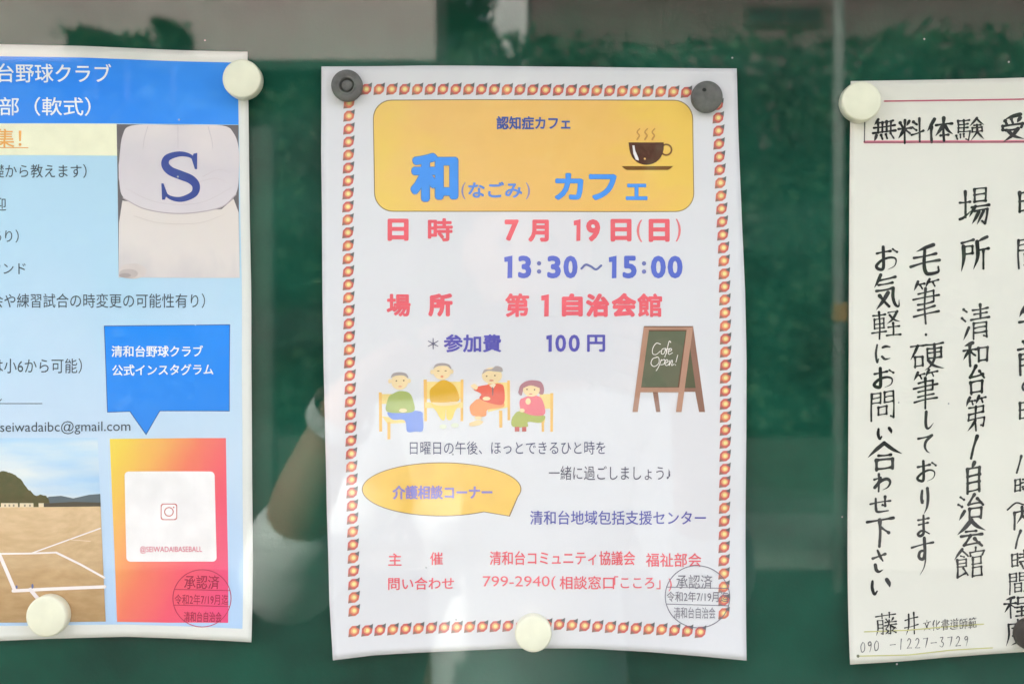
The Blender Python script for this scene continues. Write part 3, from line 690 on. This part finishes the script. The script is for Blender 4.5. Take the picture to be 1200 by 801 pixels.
people_pic([('p', '352,165 590,165 590,270 352,270', CHR), ('p', '350,152 370,152 370,405 354,405', CHD), ('p', '575,152 592,152 590,405 574,405', CHD), ('p', '360,290 590,290 590,325 360,325', CHR),
            ('s', '400,290 560,290 540,345 520,395 490,390 486,330 478,395 455,392 430,350', (250, 214, 118)), ('s', '395,205 455,158 500,162 545,200 565,280 480,292 400,292 388,250', (220, 176, 62)),
            ('e', '462,105,55,48', SK), ('e', '402,106,12,14', SK), ('e', '520,104,12,14', SK), ('s', '408,86 425,60 465,52 505,62 518,88 490,70 440,70', GH), ('e', '440,100,7,2.5', EYE), ('e', '484,99,7,2.5', EYE), ('e', '462,134,9,7', (232, 158, 120)), ('e', '468,438,22,14', (214, 222, 196)), ('e', '540,430,24,14', (214, 222, 196)), ('s', '405,290 470,292 550,286 560,300 480,312 420,306', SK)])
people_pic([('p', '740,170 865,170 865,320 740,350', CHR), ('p', '858,158 874,158 876,400 860,400', CHD), ('p', '808,340 828,340 828,445 810,445', CHD),
            ('s', '640,300 690,268 820,280 835,320 740,335 725,375 650,372 630,330', (240, 160, 104)), ('s', '700,190 760,180 810,178 838,200 836,300 760,298 690,268 700,240 655,215 665,200', (222, 104, 84)),
            ('e', '765,128,62,50', SK), ('s', '705,120 720,92 760,90 790,70 825,80 828,105 790,104 740,100', GH), ('e', '733,132,5,4', EYE), ('e', '783,128,5,4', EYE), ('e', '762,158,14,4', (216, 130, 110)), ('p', '748,186 772,210 790,182 775,176', (236, 224, 190)), ('p', '765,195 775,205 772,250 768,250', (120, 110, 110)), ('s', '636,188 660,178 680,196 670,214 650,206', SK), ('e', '732,268,24,12', SK), ('e', '682,385,24,10', SK), ('s', '630,415 680,398 712,408 690,428 635,435', (240, 214, 160))])
people_pic([('p', '1055,240 1125,240 1125,330 1055,330', CHR), ('p', '1120,235 1138,235 1136,470 1120,470', CHD), ('p', '1000,385 1090,385 1085,415 1000,410', CHR), ('p', '1066,400 1082,400 1082,470 1068,470', CHD),
            ('s', '890,380 930,345 1050,360 1090,380 1060,415 985,410 980,440 890,438', (176, 186, 100)), ('s', '940,270 1000,250 1065,265 1088,360 1020,372 955,350 935,320', (232, 130, 136)),
            ('s', '925,230 940,185 990,158 1060,165 1082,210 1070,245 1020,220 960,215 945,250', (176, 132, 138)), ('e', '1005,215,52,42', SK), ('s', '945,192 1000,172 1060,188 1060,204 1000,188 950,206', (176, 132, 138)), ('e', '978,212,5,4', EYE), ('e', '1024,214,5,4', EYE), ('e', '1000,240,12,3', (220, 130, 120)), ('e', '985,285,16,20', SK), ('e', '948,340,16,12', SK),
            ('p', '904,440 932,440 932,468 904,468', (204, 112, 104)), ('p', '948,440 974,440 974,468 948,468', (204, 112, 104))])
# approval stamp
def stamp(P, cx, cy, r, c, c2, sx=1, fade=0):
    a = Art(P, 'approval_stamp', lift=2.2e-4)
    n = 60
    for k in range(n):
        t0, t1 = 2*math.pi*k/n, 2*math.pi*(k+1)/n; q = lambda t, rr: (cx+rr*sx*math.cos(t), cy+rr*math.sin(t))
        a.poly([q(t0, r), q(t1, r), q(t1, r-.9), q(t0, r-.9)], c, up=False)
    a.up(); a.line([(cx-r*sx*.95, cy-r*.3), (cx+r*sx*.95, cy-r*.27)], .8, c); a.line([(cx-r*sx*.95, cy+r*.24), (cx+r*sx*.95, cy+r*.28)], .8, c)
    return a
a = stamp(C, 815.5, 696, 36, (116, 114, 126), 0, 1.05)
SG = (122, 120, 128)
a.text('承認済', 791, 833, 671, 687, SG, 0); a.text('令和2年7/19月迄', 780, 851, 690, 702, (112, 108, 118), 0); a.text('清和台自治会', 788, 836, 708, 721, SG, 0); a.build()

# ---- left poster
L = Paper('baseball_poster', 'baseball club poster in pale blue with a blue banner, left edge of the board',
          [(57, -190), (400, -192), (749, -190)], [(63, 292), (200, 294), (340, 296.5), (450, 298), (600, 298.5), (748, 298)],
          [(-190, 58), (0, 56.5), (100, 57.5), (200, 60.5), (292, 63)], [(-190, 752), (0, 750), (60, 747), (150, 744.5), (200, 745.5), (240, 746.5), (298, 748)],
          hL, paper_w('poster_paper_cream', (.81, .785, .73)), (bxw(50, 0)[0], 0, bxw(0, 749)[1]))
a = Art(L, 'pale_blue_background')
a.poly([(-180, 140), (282, 147), (285.5, 340), (287, 500), (287, 733), (150, 729), (-180, 732)], grad_mat('pale_blue_print', [(0, (176, 208, 234)), (.35, (196, 220, 234)), (.7, (180, 217, 232)), (1, (176, 216, 230))], (0, 0, 1), 3, .2))
a.build()
a = Art(L, 'blue_banner', lift=3e-5)
a.poly([(-180, 70), (0, 69.5), (100, 70.5), (200, 73.5), (280.5, 75.5), (281.5, 147.5), (140, 146.5), (-180, 146.5)], grad_mat('banner_blue', [(0, (52, 132, 230)), (.4, (66, 144, 236)), (.75, (54, 142, 242)), (1, (62, 148, 246))], (1, 0, .2), 4, .3))
a.build()
a = Art(L, 'yellow_strip', lift=3e-5)
a.poly([(-180, 147), (140, 147), (140.5, 184), (-180, 183)], (252, 240, 204)); a.build()
WH = (238, 244, 250)
a = Art(L, 'printed_text', lift=L2)
a.text('清和台野球クラブ', -44, 134, 77, 99, WH, .012, slant=.004); a.cut(); a.text('中学部（軟式）', -44, 110, 116, 138, WH, .01)
a.cut(); a.text('部員募集！', -74, 30, 153, 175, (240, 176, 96), .01); a.line([(-74, 174.8), (38, 175)], .9, (236, 170, 90))
TX = (76, 84, 92)
a.cut(); a.text('基礎から教えます）', -20, 105, 194, 210, TX, 0); a.cut(); a.text('歓迎', -18, 11.5, 233, 248, TX, 0); a.cut(); a.text('経験あり）', -36, 26, 270, 285, TX, 0)
a.cut(); a.text('グラウンド', -38, 34, 308, 322, TX, 0); a.cut(); a.text('大会や練習試合の時変更の可能性有り）', -22, 242, 344, 361, TX, 0)
a.cut(); a.text('は小6から可能）', -5, 99.5, 419.5, 437, TX, 0); a.cut(); a.text('なし', -12, 7, 458, 470, TX, 0); a.line([(-20, 472), (54, 472)], .8, TX)
a.cut(); a.text('seiwadaibc@gmail.com', 5, 156, 493, 508.5, TX, 0, slant=-.008); a.build()
# cap photograph
a = Art(L, 'cap_photograph', lift=4e-5)
a.poly([(140, 147.5), (281.5, 148), (283, 326), (141.5, 325.5)], (112, 108, 108))
a.poly([(142, 262), (146, 236), (160, 238), (211, 250), (262, 246), (276, 234), (282, 250), (283, 326), (141.5, 325.5)], grad_mat('cap_crown_print', [(0, (206, 203, 198)), (.3, (222, 218, 208)), (1, (224, 218, 204))], (.2, 0, 1), 4, .3))
a.ell(158, 318, 16, 9, (210, 203, 194), 24); a.ell(153, 321, 11, 5.5, (192, 184, 176), 22); a.ell(149, 323, 7, 2.6, (172, 164, 158), 20)
cap = catmull([(142, 195), (147, 160), (160, 148.6), (211, 148.2), (262, 148.6), (276, 158), (281.8, 176), (282.3, 200), (279, 228), (262, 243), (230, 249.5), (200, 250), (170, 244), (147, 232), (142, 210)], 6)
a.poly(cap, grad_mat('cap_front_print', [(0, (204, 200, 200)), (.3, (218, 214, 212)), (.7, (210, 207, 206)), (1, (224, 219, 212))], (.1, 0, .9), 3, .3))
a.curve([(147, 233), (170, 245), (200, 250.5), (230, 250), (262, 243.5), (279, 229)], 1.2, 1.2, (182, 172, 172))
for x in (211, 176, 246): a.curve([(x, 150), (x+(x-211)*.12, 165), (x+(x-211)*.16, 176)], .7, .5, (196, 190, 190))
a.curve([(150, 222), (180, 236), (211, 240.5), (242, 237), (274, 221)], .6, .6, (204, 198, 196)); a.curve([(160, 254), (190, 262), (235, 262), (266, 252)], .8, .5, (208, 202, 192)); a.curve([(240, 208), (258, 200), (272, 204)], .9, .4, (206, 200, 198)); a.curve([(236, 214), (255, 210), (270, 216)], .7, .4, (206, 200, 198))
SB = (70, 84, 148)
sp = catmull([(232, 193), (226, 184.5), (213, 181.8), (199, 186), (196, 194), (202, 201.5), (214, 206.5), (226, 211.5), (232, 219), (229, 228.5), (214, 234.5), (200, 231.5), (193, 222)], 6)
n = len(sp); a.strip(sp, [2.2+8.2*math.sin(math.pi*i/(n-1))**1.1 for i in range(n)], SB, cap=False)
a.poly([(229, 181.5), (233.4, 180.6), (233.2, 199.5), (230.6, 199.5), (227, 188)], SB); a.poly([(191.5, 216), (194, 216), (198.5, 228), (195.5, 235), (192.2, 235)], SB)
a.build()
# callout
a = Art(L, 'blue_callout', lift=4e-5)
cal = [(124.5, 381.5), (272, 380), (272, 481), (190, 481), (174, 509), (155, 481.5), (129, 482.5)]
a.poly(cal, (60, 96, 150)); a.poly([(125.4, 382.4), (271.2, 380.9), (271.2, 480.2), (189.5, 480.2), (174, 507), (155.5, 480.7), (129.8, 481.7)], grad_mat('callout_blue', [(0, (64, 142, 230)), (1, (44, 142, 238))], (0, 0, 1), 5, .2))
a.build()
a = Art(L, 'printed_text', lift=2e-4); a.text('清和台野球クラブ', 133.5, 240, 404.5, 418, WH, .022); a.text('公式インスタグラム', 134.5, 252.5, 427, 440, WH, .022, slant=-.01); a.build()
# gradient card
a = Art(L, 'gradient_card', lift=4e-5)
a.poly([(132, 513), (267.5, 512), (270, 726.5), (200, 727), (140, 726)], grad_mat('card_gradient', [(.0, (232, 84, 128)), (.30, (240, 96, 112)), (.52, (246, 128, 100)), (.72, (252, 176, 96)), (.9, (250, 208, 84)), (1, (250, 216, 84))], (-.6, 0, .42), 3, .05))
a.build()
bpy.data.materials['card_gradient'].node_tree.nodes['Vector Math'].inputs[1].default_value = (-.62, 0, .42)
for n_ in bpy.data.materials['card_gradient'].node_tree.nodes:      # shift so the ramp spans the card
    if n_.type == 'MATH' and n_.operation == 'SUBTRACT': n_.inputs[1].default_value = -.52
a = Art(L, 'account_card', lift=1.4e-4)
a.rrect(149, 551, 254, 656, 5, (244, 238, 232), skew=2)
for (g, c) in ((9.6, (196, 120, 110)), (8.5, (244, 238, 232))): a.rrect(200.5-g, 598-g, 200.5+g, 598+g, 3, c)
a.up(4e-5); a.ell(200.5, 598, 5.6, 5.6, (196, 120, 110), 22); a.ell(200.5, 598, 4.4, 4.4, (244, 238, 232), 22); a.ell(206, 592.8, 1, 1, (196, 120, 110), 8)
a.up(6e-5); a.text('@SEIWADAIBASEBALL', 167, 239, 638, 646.5, (216, 110, 130), 0)
a.build()
# playing-field photograph
a = Art(L, 'field_photograph', lift=4e-5)
sky_p = grad_mat('sky_print', [(0, (206, 218, 226)), (.4, (160, 196, 226)), (1, (176, 214, 234))], (0, 0, 1), 3, .35, (1, 1, 3))
def cloudy(t, p):
    r_ = [n for n in t.nodes if n.type == 'VALTORGB'][0]; tc = t.nodes['Texture Coordinate']
    mp = t.nodes.new('ShaderNodeMapping'); mp.inputs['Rotation'].default_value = (0, .38, 0); mp.inputs['Scale'].default_value = (9, 1, 42); t.links.new(tc.outputs['Object'], mp.inputs[0])
    n = t.nodes.new('ShaderNodeTexNoise'); n.inputs['Scale'].default_value = 1.1; n.inputs['Detail'].default_value = 6; t.links.new(mp.outputs[0], n.inputs['Vector'])
    q = t.nodes.new('ShaderNodeValToRGB'); q.color_ramp.elements[0].position = .40; q.color_ramp.elements[1].position = .62; t.links.new(n.outputs[0], q.inputs[0])
    m = t.nodes.new('ShaderNodeMix'); m.data_type = 'RGBA'; m.inputs['B'].default_value = (.86, .85, .82, 1); t.links.new(q.outputs[0], m.inputs['Factor']); t.links.new(r_.outputs[0], m.inputs['A']); t.links.new(m.outputs['Result'], p.inputs['Base Color'])
cloudy(sky_p.node_tree, sky_p.node_tree.nodes['Principled BSDF'])
a.poly([(-180, 512), (118, 512), (121.5, 600), (-180, 600)], sky_p)

a.poly([(52, 584), (62, 580), (76, 579), (90, 582), (108, 578), (121, 577), (121.5, 592), (52, 592)], (96, 108, 112))
hill = [(-180, 556), (-60, 552), (-20, 554), (0, 552), (8, 550), (16, 552), (24, 556), (30, 562), (36, 570), (40, 573), (46, 578), (56, 578), (62, 584), (64, 592), (-180, 592)]
top_ = [q for q in catmull(hill[2:13], 5)]; hill = [(-180, 556), (-60, 552)]+[(x+rng.uniform(-.4, .4), y+rng.uniform(-1.1, .9)) for x, y in top_]+[(64, 592), (-180, 592)]
a.poly(hill, grad_mat('hill_print', [(0, (74, 78, 50)), (.5, (96, 88, 56)), (1, (84, 84, 50))], (0, 0, 1), 30, .6))
a.poly([(55, 588), (90, 586), (121.5, 587), (121.5, 592), (55, 592)], (84, 78, 64))
for x0, x1 in ((-40, 2), (6, 26), (28, 44), (50, 56)): a.rect(x0, 587.5, x1, 593.5, (224, 212, 176))
for x in (-20, 10, 15, 20, 33, 39): a.rect(x, 589, x+2, 591.5, (150, 140, 120))
a.poly([(-180, 593.5), (121.5, 591.5), (124, 660), (127, 725.5), (-180, 728)], grad_mat('dirt_print', [(0, (176, 146, 100)), (.4, (200, 172, 126)), (.8, (228, 202, 156)), (1, (234, 212, 170))], (0, 0, 1), 12, .3, (1, 1, 2.5)))
WL = (238, 232, 224)
a.line([(0, 646.5), (40, 646), (70, 645)], 2, WL); a.line([(42, 645.5), (85, 630), (121, 617)], 1.5, WL); a.line([(85, 630), (110, 632)], .8, (226, 206, 170))
a.line([(70, 645), (98, 659), (125.5, 674.5)], 2.4, WL); a.line([(4, 647), (13, 668), (22, 689)], 4.2, WL); a.line([(20, 689.5), (60, 687.5), (126, 685)], 3.8, WL); a.line([(40, 688), (50, 700)], 4.5, (226, 222, 218))
a.ell(24, 685, 1.3, 2.2, (110, 120, 160), 8); a.ell(42.5, 684, 1.3, 3, (110, 120, 160), 8)
a.build()
a = stamp(L, 239, 698.5, 33.5, (186, 66, 92), 0, 1.03); SR = (172, 58, 82)
a.text('承認済', 218, 259, 672, 688, SR, .006); a.text('令和2年7/19月迄', 207, 270, 694, 706, SR, 0); a.text('清和台自治会', 218, 262, 714, 726, SR, .006); a.build()

# ---- right poster (brush-written)
Rp = Paper('calligraphy_poster', 'cream sheet covered in black brush writing, right edge of the board',
           [(97, 994.5), (200, 993.5), (400, 992), (600, 991), (773, 991)], [(88, 1484), (400, 1486), (750, 1484)],
           [(994.5, 97), (1100, 95), (1200, 92.5), (1484, 88)], [(991, 773), (1050, 771), (1100, 768.5), (1200, 764), (1484, 756)],
           hR, paper_w('poster_paper_ivory', (.83, .785, .70)), (bxw(1238, 0)[0], 0, bxw(0, 764)[1]))
a = Art(Rp, 'ruled_lines')
RL = (186, 96, 112)
a.line([(1034, 120.3), (1120, 119), (1200, 117.5), (1480, 114)], 1.8, RL); a.cut(); a.line([(1011, 167.8), (1120, 167.2), (1240, 166.5), (1480, 164)], 3.2, (216, 130, 144)); a.line([(1011, 168.2), (1120, 167.8), (1240, 167)], 1.2, (120, 84, 92)); a.line([(1011, 142), (1010.5, 168)], 1.2, (84, 80, 82))
OL = (196, 198, 132)
a.cut(); a.line([(1009, 736.5), (1060, 735), (1100, 732), (1150, 729)], 1.3, OL); a.cut(); a.line([(1000, 763.6), (1060, 763), (1110, 758.5), (1160, 756.5)], 1.3, OL)
a.ell(1000.5, 763.6, 1.8, 1.8, (120, 124, 100), 10); a.build()
a = Art(Rp, 'brush_writing', lift=3e-5)
BK, BK2 = (44, 44, 44), (62, 62, 62)
for ch, x0, y0, x1, y1, wd in [
    ('無', 1020, 140, 1047, 166, 3.0), ('料', 1049, 141, 1080, 169, 2.8), ('体', 1083, 140, 1114, 167, 3.1), ('験', 1117, 140, 1151, 167, 2.5), ('受', 1170, 136, 1198, 166, 3.2), ('講', 1200, 137, 1230, 167, 2.2),
    ('場', 1122, 221, 1157, 265, 3.4), ('所', 1123, 278, 1156, 317, 3.1), ('清', 1124, 358, 1156, 398, 2.9), ('和', 1125, 400, 1155, 428, 2.9), ('台', 1129, 428, 1153, 461, 3.2), ('第', 1128, 464, 1153, 504, 2.9),
    ('ノ', 1132, 511, 1145, 535, 3.6), ('自', 1127, 541, 1149, 576, 3.2), ('治', 1120, 578, 1150, 608, 2.9), ('会', 1119, 608, 1152, 640, 3.4), ('館', 1115, 641, 1151, 676, 2.8),
    ('毛', 1063, 287, 1100, 325, 3.4), ('筆', 1066, 328, 1098, 379, 2.9), ('硬', 1063, 401, 1103, 434, 2.9), ('筆', 1066, 434, 1096, 478, 2.7), ('し', 1078, 481, 1092, 502, 2.6), ('て', 1072, 509, 1091, 531, 2.6),
    ('お', 1071, 538, 1095, 563, 2.7), ('り', 1075, 571, 1088, 600, 2.8), ('ま', 1071, 602, 1088, 627, 2.5), ('す', 1065, 628, 1092, 671, 2.9),
    ('お', 1023, 289, 1050, 317, 2.6), ('気', 1020, 321, 1051, 362, 3.1), ('軽', 1018, 364, 1052, 396, 2.5), ('に', 1022, 402, 1042, 424, 2.4), ('お', 1020, 430, 1045, 454, 2.6), ('問', 1016, 458, 1046, 491, 2.6),
    ('い', 1024, 499, 1043, 515, 2.8), ('合', 1013, 518, 1054, 549, 3.4), ('わ', 1021, 553, 1042, 574, 2.6), ('せ', 1016, 580, 1042, 600, 2.6), ('下', 1013, 605, 1045, 639, 3.5), ('さ', 1019, 643, 1037, 669, 3.0), ('い', 1017, 675, 1042, 696, 3.3),
    ('時', 1190, 220, 1218, 256, 3.0), ('間', 1189, 279, 1216, 314, 2.9), ('午', 1190, 358, 1218, 392, 3.3), ('前', 1189, 398, 1216, 438, 2.8), ('の', 1194, 444, 1208, 458, 2.0), ('時', 1190, 466, 1214, 496, 2.6), ('ノ', 1197, 518, 1206, 532, 2.6),
    ('ノ', 1186, 534, 1196, 552, 2.6), ('時', 1185, 557, 1206, 579, 2.2), ('内', 1184, 592, 1206, 618, 2.5), ('ノ', 1185, 621, 1196, 640, 2.8), ('時', 1182, 644, 1204, 667, 2.3), ('間', 1179, 669, 1202, 694, 2.2), ('程', 1174, 697, 1202, 722, 2.4), ('度', 1176, 724, 1204, 753, 2.4)]:
    brush(a, ch, x0, y0, x1, y1, wd*(1.26 if len(BR[ch]) < 140 else 1.06), BK)
a.curve([(1178, 596), (1188, 588), (1198, 590), (1206, 586)], 2.2, 1.6, BK); a.ell(1082, 392, 1.6, 1.8, BK, 8)
for ch, x0, x1 in [('藤', 1022, 1047), ('井', 1056, 1073)]: brush(a, ch, x0, 715, x1, 740, 1.9, BK)
for i, ch in enumerate('文化書道師範'): brush(a, ch, 1078+i*10.8, 724-i*.4, 1087.5+i*10.8, 736-i*.4, .95, BK2)
for i, ch in enumerate('090'): brush(a, ch, 1003+i*8, 748-i*.8, 1010.5+i*8, 760-i*.8, 1.1, (96, 96, 96), 0)
for i, ch in enumerate('-1227-3729'): brush(a, ch, 1038+i*9.7, 745-i*.3, 1045.5+i*9.7, 757-i*.3, 1.1, (92, 92, 92), 0)
a.build()

# ---------------------------------------------------------------- magnets
def lathe(name, px, py, prof, mat, y_back, mat2=None, split=None, seg=56, rim=0):
    x, z = bxw(px, py); V, F = [], []
    for r, h in prof:
        for k in range(seg):
            t = 2*math.pi*k/seg; rr = r*(1+(rim*math.sin(3*t+1) if r > .004 else 0)); V.append((x+rr*math.cos(t), y_back-h, z+rr*math.sin(t)))
    for i in range(len(prof)-1):
        for k in range(seg):
            a_, b_ = i*seg+k, i*seg+(k+1) % seg; F.append((a_, b_, b_+seg, a_+seg))
    F.append(tuple(range((len(prof)-1)*seg, len(prof)*seg))); F.append(tuple(reversed(range(seg))))
    o = link_mesh(name, V, F, [mat], None, smooth=True, origin=(x, y_back, z))
    return o
ivory = mottled('ivory_plastic', (.88, .84, .65), .06, 90, .42, .4, .06, 700, .0002)
def white_mag(px, py, r, paper, label):
    rr = r*PX*.985; y = -.0026-paper.h(px, py)-.0004; t = .0072
    return tag(lathe('round_magnet', px, py, [(rr*.97, 0), (rr*1.0, .0006), (rr*1.0, t-.0016), (rr*.985, t-.0008), (rr*.955, t-.0002), (rr*.90, t), (rr*.5, t+.00015), (rr*.02, t+.0002)], ivory, y), label, 'magnet', 'magnets holding the posters')
grey = mottled('grey_ferrite', (.135, .125, .118), .22, 260, .55, .4, .35, 900, .0003)
def P_(px, py, f=.985): return 600+(px-600)*f, 400.5+(py-400.5)*f      # the face stands 7 mm proud of the sheet
white_mag(*P_(284, 93), 22.8, L, 'ivory round magnet on the top right corner of the baseball poster')
white_mag(*P_(56, 721), 24, L, 'ivory round magnet over the bottom of the field photograph')
white_mag(*P_(625, 742), 21.5, C, 'ivory round magnet on the bottom edge of the cafe poster')
white_mag(*P_(1009, 119), 23.3, Rp, 'ivory round magnet on the corner of the brush-written sheet')
def grey_mag(px, py, r, paper, hole, label, m=grey):
    rr = r*PX*.985; y = -.0026-paper.h(px, py)-.0004; t = .004
    prof = [(rr*.97, 0), (rr, .0004), (rr, t-.0006), (rr*.96, t)]
    if hole: prof += [(rr*.62, t), (rr*.585, t-.0002), (rr*.56, t), (rr*.50, t), (rr*.46, t-.0003), (rr*.44, t-.0026), (rr*.36, t-.0028), (rr*.34, t-.0010), (rr*.30, t-.0008), (rr*.02, t-.0008)]
    else: prof += [(rr*.5, t+.0001), (rr*.02, t+.0001)]
    return tag(lathe('round_magnet', px, py, prof, m, y), label, 'magnet', 'magnets holding the posters')
grey_mag(*P_(407, 101, .992), 18.4, C, True, 'dark grey ring magnet with a recessed centre, top left corner of the cafe poster')
gm = grey_mag(*P_(828, 114, .992), 18.4, C, False, 'dark grey flat magnet with a small pit, top right corner of the cafe poster')
x, z = bxw(*P_(824.5, 106.5, .992)); bmd = bmesh.new(); bmesh.ops.create_uvsphere(bmd, u_segments=14, v_segments=8, radius=1, matrix=Matrix.Translation((x, gm.location.y-.0042, z)) @ Matrix.Diagonal((.0011, .0002, .0009, 1)))
from_bm('pit', bmd, [mottled('dark_pit', (.03, .03, .03), .1, 100, .8)], gm, smooth=True)
grey_mag(*P_(1207, 742, .992), 19, Rp, False, 'dark brown round magnet at the right edge, over the last brushed character', mottled('brown_ferrite', (.04, .028, .022), .25, 200, .5, .4, .3, 900, .0003))

# ---------------------------------------------------------------- the glass pane of the case
gm_ = bpy.data.materials.new('window_glass'); gm_.use_nodes = True; t = gm_.node_tree; t.nodes.clear()
out = t.nodes.new('ShaderNodeOutputMaterial'); tr_ = t.nodes.new('ShaderNodeBsdfTransparent'); gl = t.nodes.new('ShaderNodeBsdfGlossy'); gl.inputs['Roughness'].default_value = .0
tr_.inputs[0].default_value = (.985, .995, .99, 1)
ge = t.nodes.new('ShaderNodeNewGeometry'); dt = t.nodes.new('ShaderNodeVectorMath'); dt.operation = 'DOT_PRODUCT'
t.links.new(ge.outputs['Normal'], dt.inputs[0]); t.links.new(ge.outputs['Incoming'], dt.inputs[1])
def mth(op, a, b=None):
    n = t.nodes.new('ShaderNodeMath'); n.operation = op
    for i, v in enumerate((a, b)):
        if v is None: continue
        if isinstance(v, (int, float)): n.inputs[i].default_value = v
        else: t.links.new(v, n.inputs[i])
    return n.outputs[0]
c1 = mth('SUBTRACT', 1, mth('ABSOLUTE', dt.outputs['Value'])); sch = mth('ADD', mth('MULTIPLY', mth('POWER', c1, 5), .972), .028)   # Fresnel reflection of one face
mx = t.nodes.new('ShaderNodeMixShader'); t.links.new(sch, mx.inputs[0]); t.links.new(tr_.outputs[0], mx.inputs[1]); t.links.new(gl.outputs[0], mx.inputs[2])
# dust specks
tc = t.nodes.new('ShaderNodeTexCoord'); vo = t.nodes.new('ShaderNodeTexVoronoi'); vo.inputs['Scale'].default_value = 75; t.links.new(tc.outputs['Object'], vo.inputs['Vector'])
sepc = t.nodes.new('ShaderNodeSeparateColor'); t.links.new(vo.outputs['Color'], sepc.inputs[0])
spk = mth('MULTIPLY', mth('LESS_THAN', vo.outputs['Distance'], .036), mth('GREATER_THAN', sepc.outputs[0], .86))
mp = t.nodes.new('ShaderNodeMapping'); mp.inputs['Rotation'].default_value = (0, .5, 0); mp.inputs['Scale'].default_value = (3, 1, 11); t.links.new(tc.outputs['Object'], mp.inputs[0])
ns = t.nodes.new('ShaderNodeTexNoise'); ns.inputs['Scale'].default_value = 2.2; ns.inputs['Detail'].default_value = 5; t.links.new(mp.outputs[0], ns.inputs['Vector'])
smear = mth('MULTIPLY', mth('MAXIMUM', mth('SUBTRACT', ns.outputs[0], .5), 0), .05)            # wiped dust film
film = mth('ADD', mth('MULTIPLY', spk, .45), smear)
df = t.nodes.new('ShaderNodeBsdfDiffuse'); df.inputs[0].default_value = (.75, .77, .74, 1)
mx2 = t.nodes.new('ShaderNodeMixShader'); t.links.new(film, mx2.inputs[0]); t.links.new(mx.outputs[0], mx2.inputs[1]); t.links.new(df.outputs[0], mx2.inputs[2]); t.links.new(mx2.outputs[0], out.inputs[0])
tag(from_bm('glass_pane', box_bm(-.40, 1.2, YG, YG+.004, .922, 1.6295), [gm_], None, origin=(0, YG, .85)), 'clear glass front of the notice case, mirroring houses, hedge and photographer', 'glass pane')
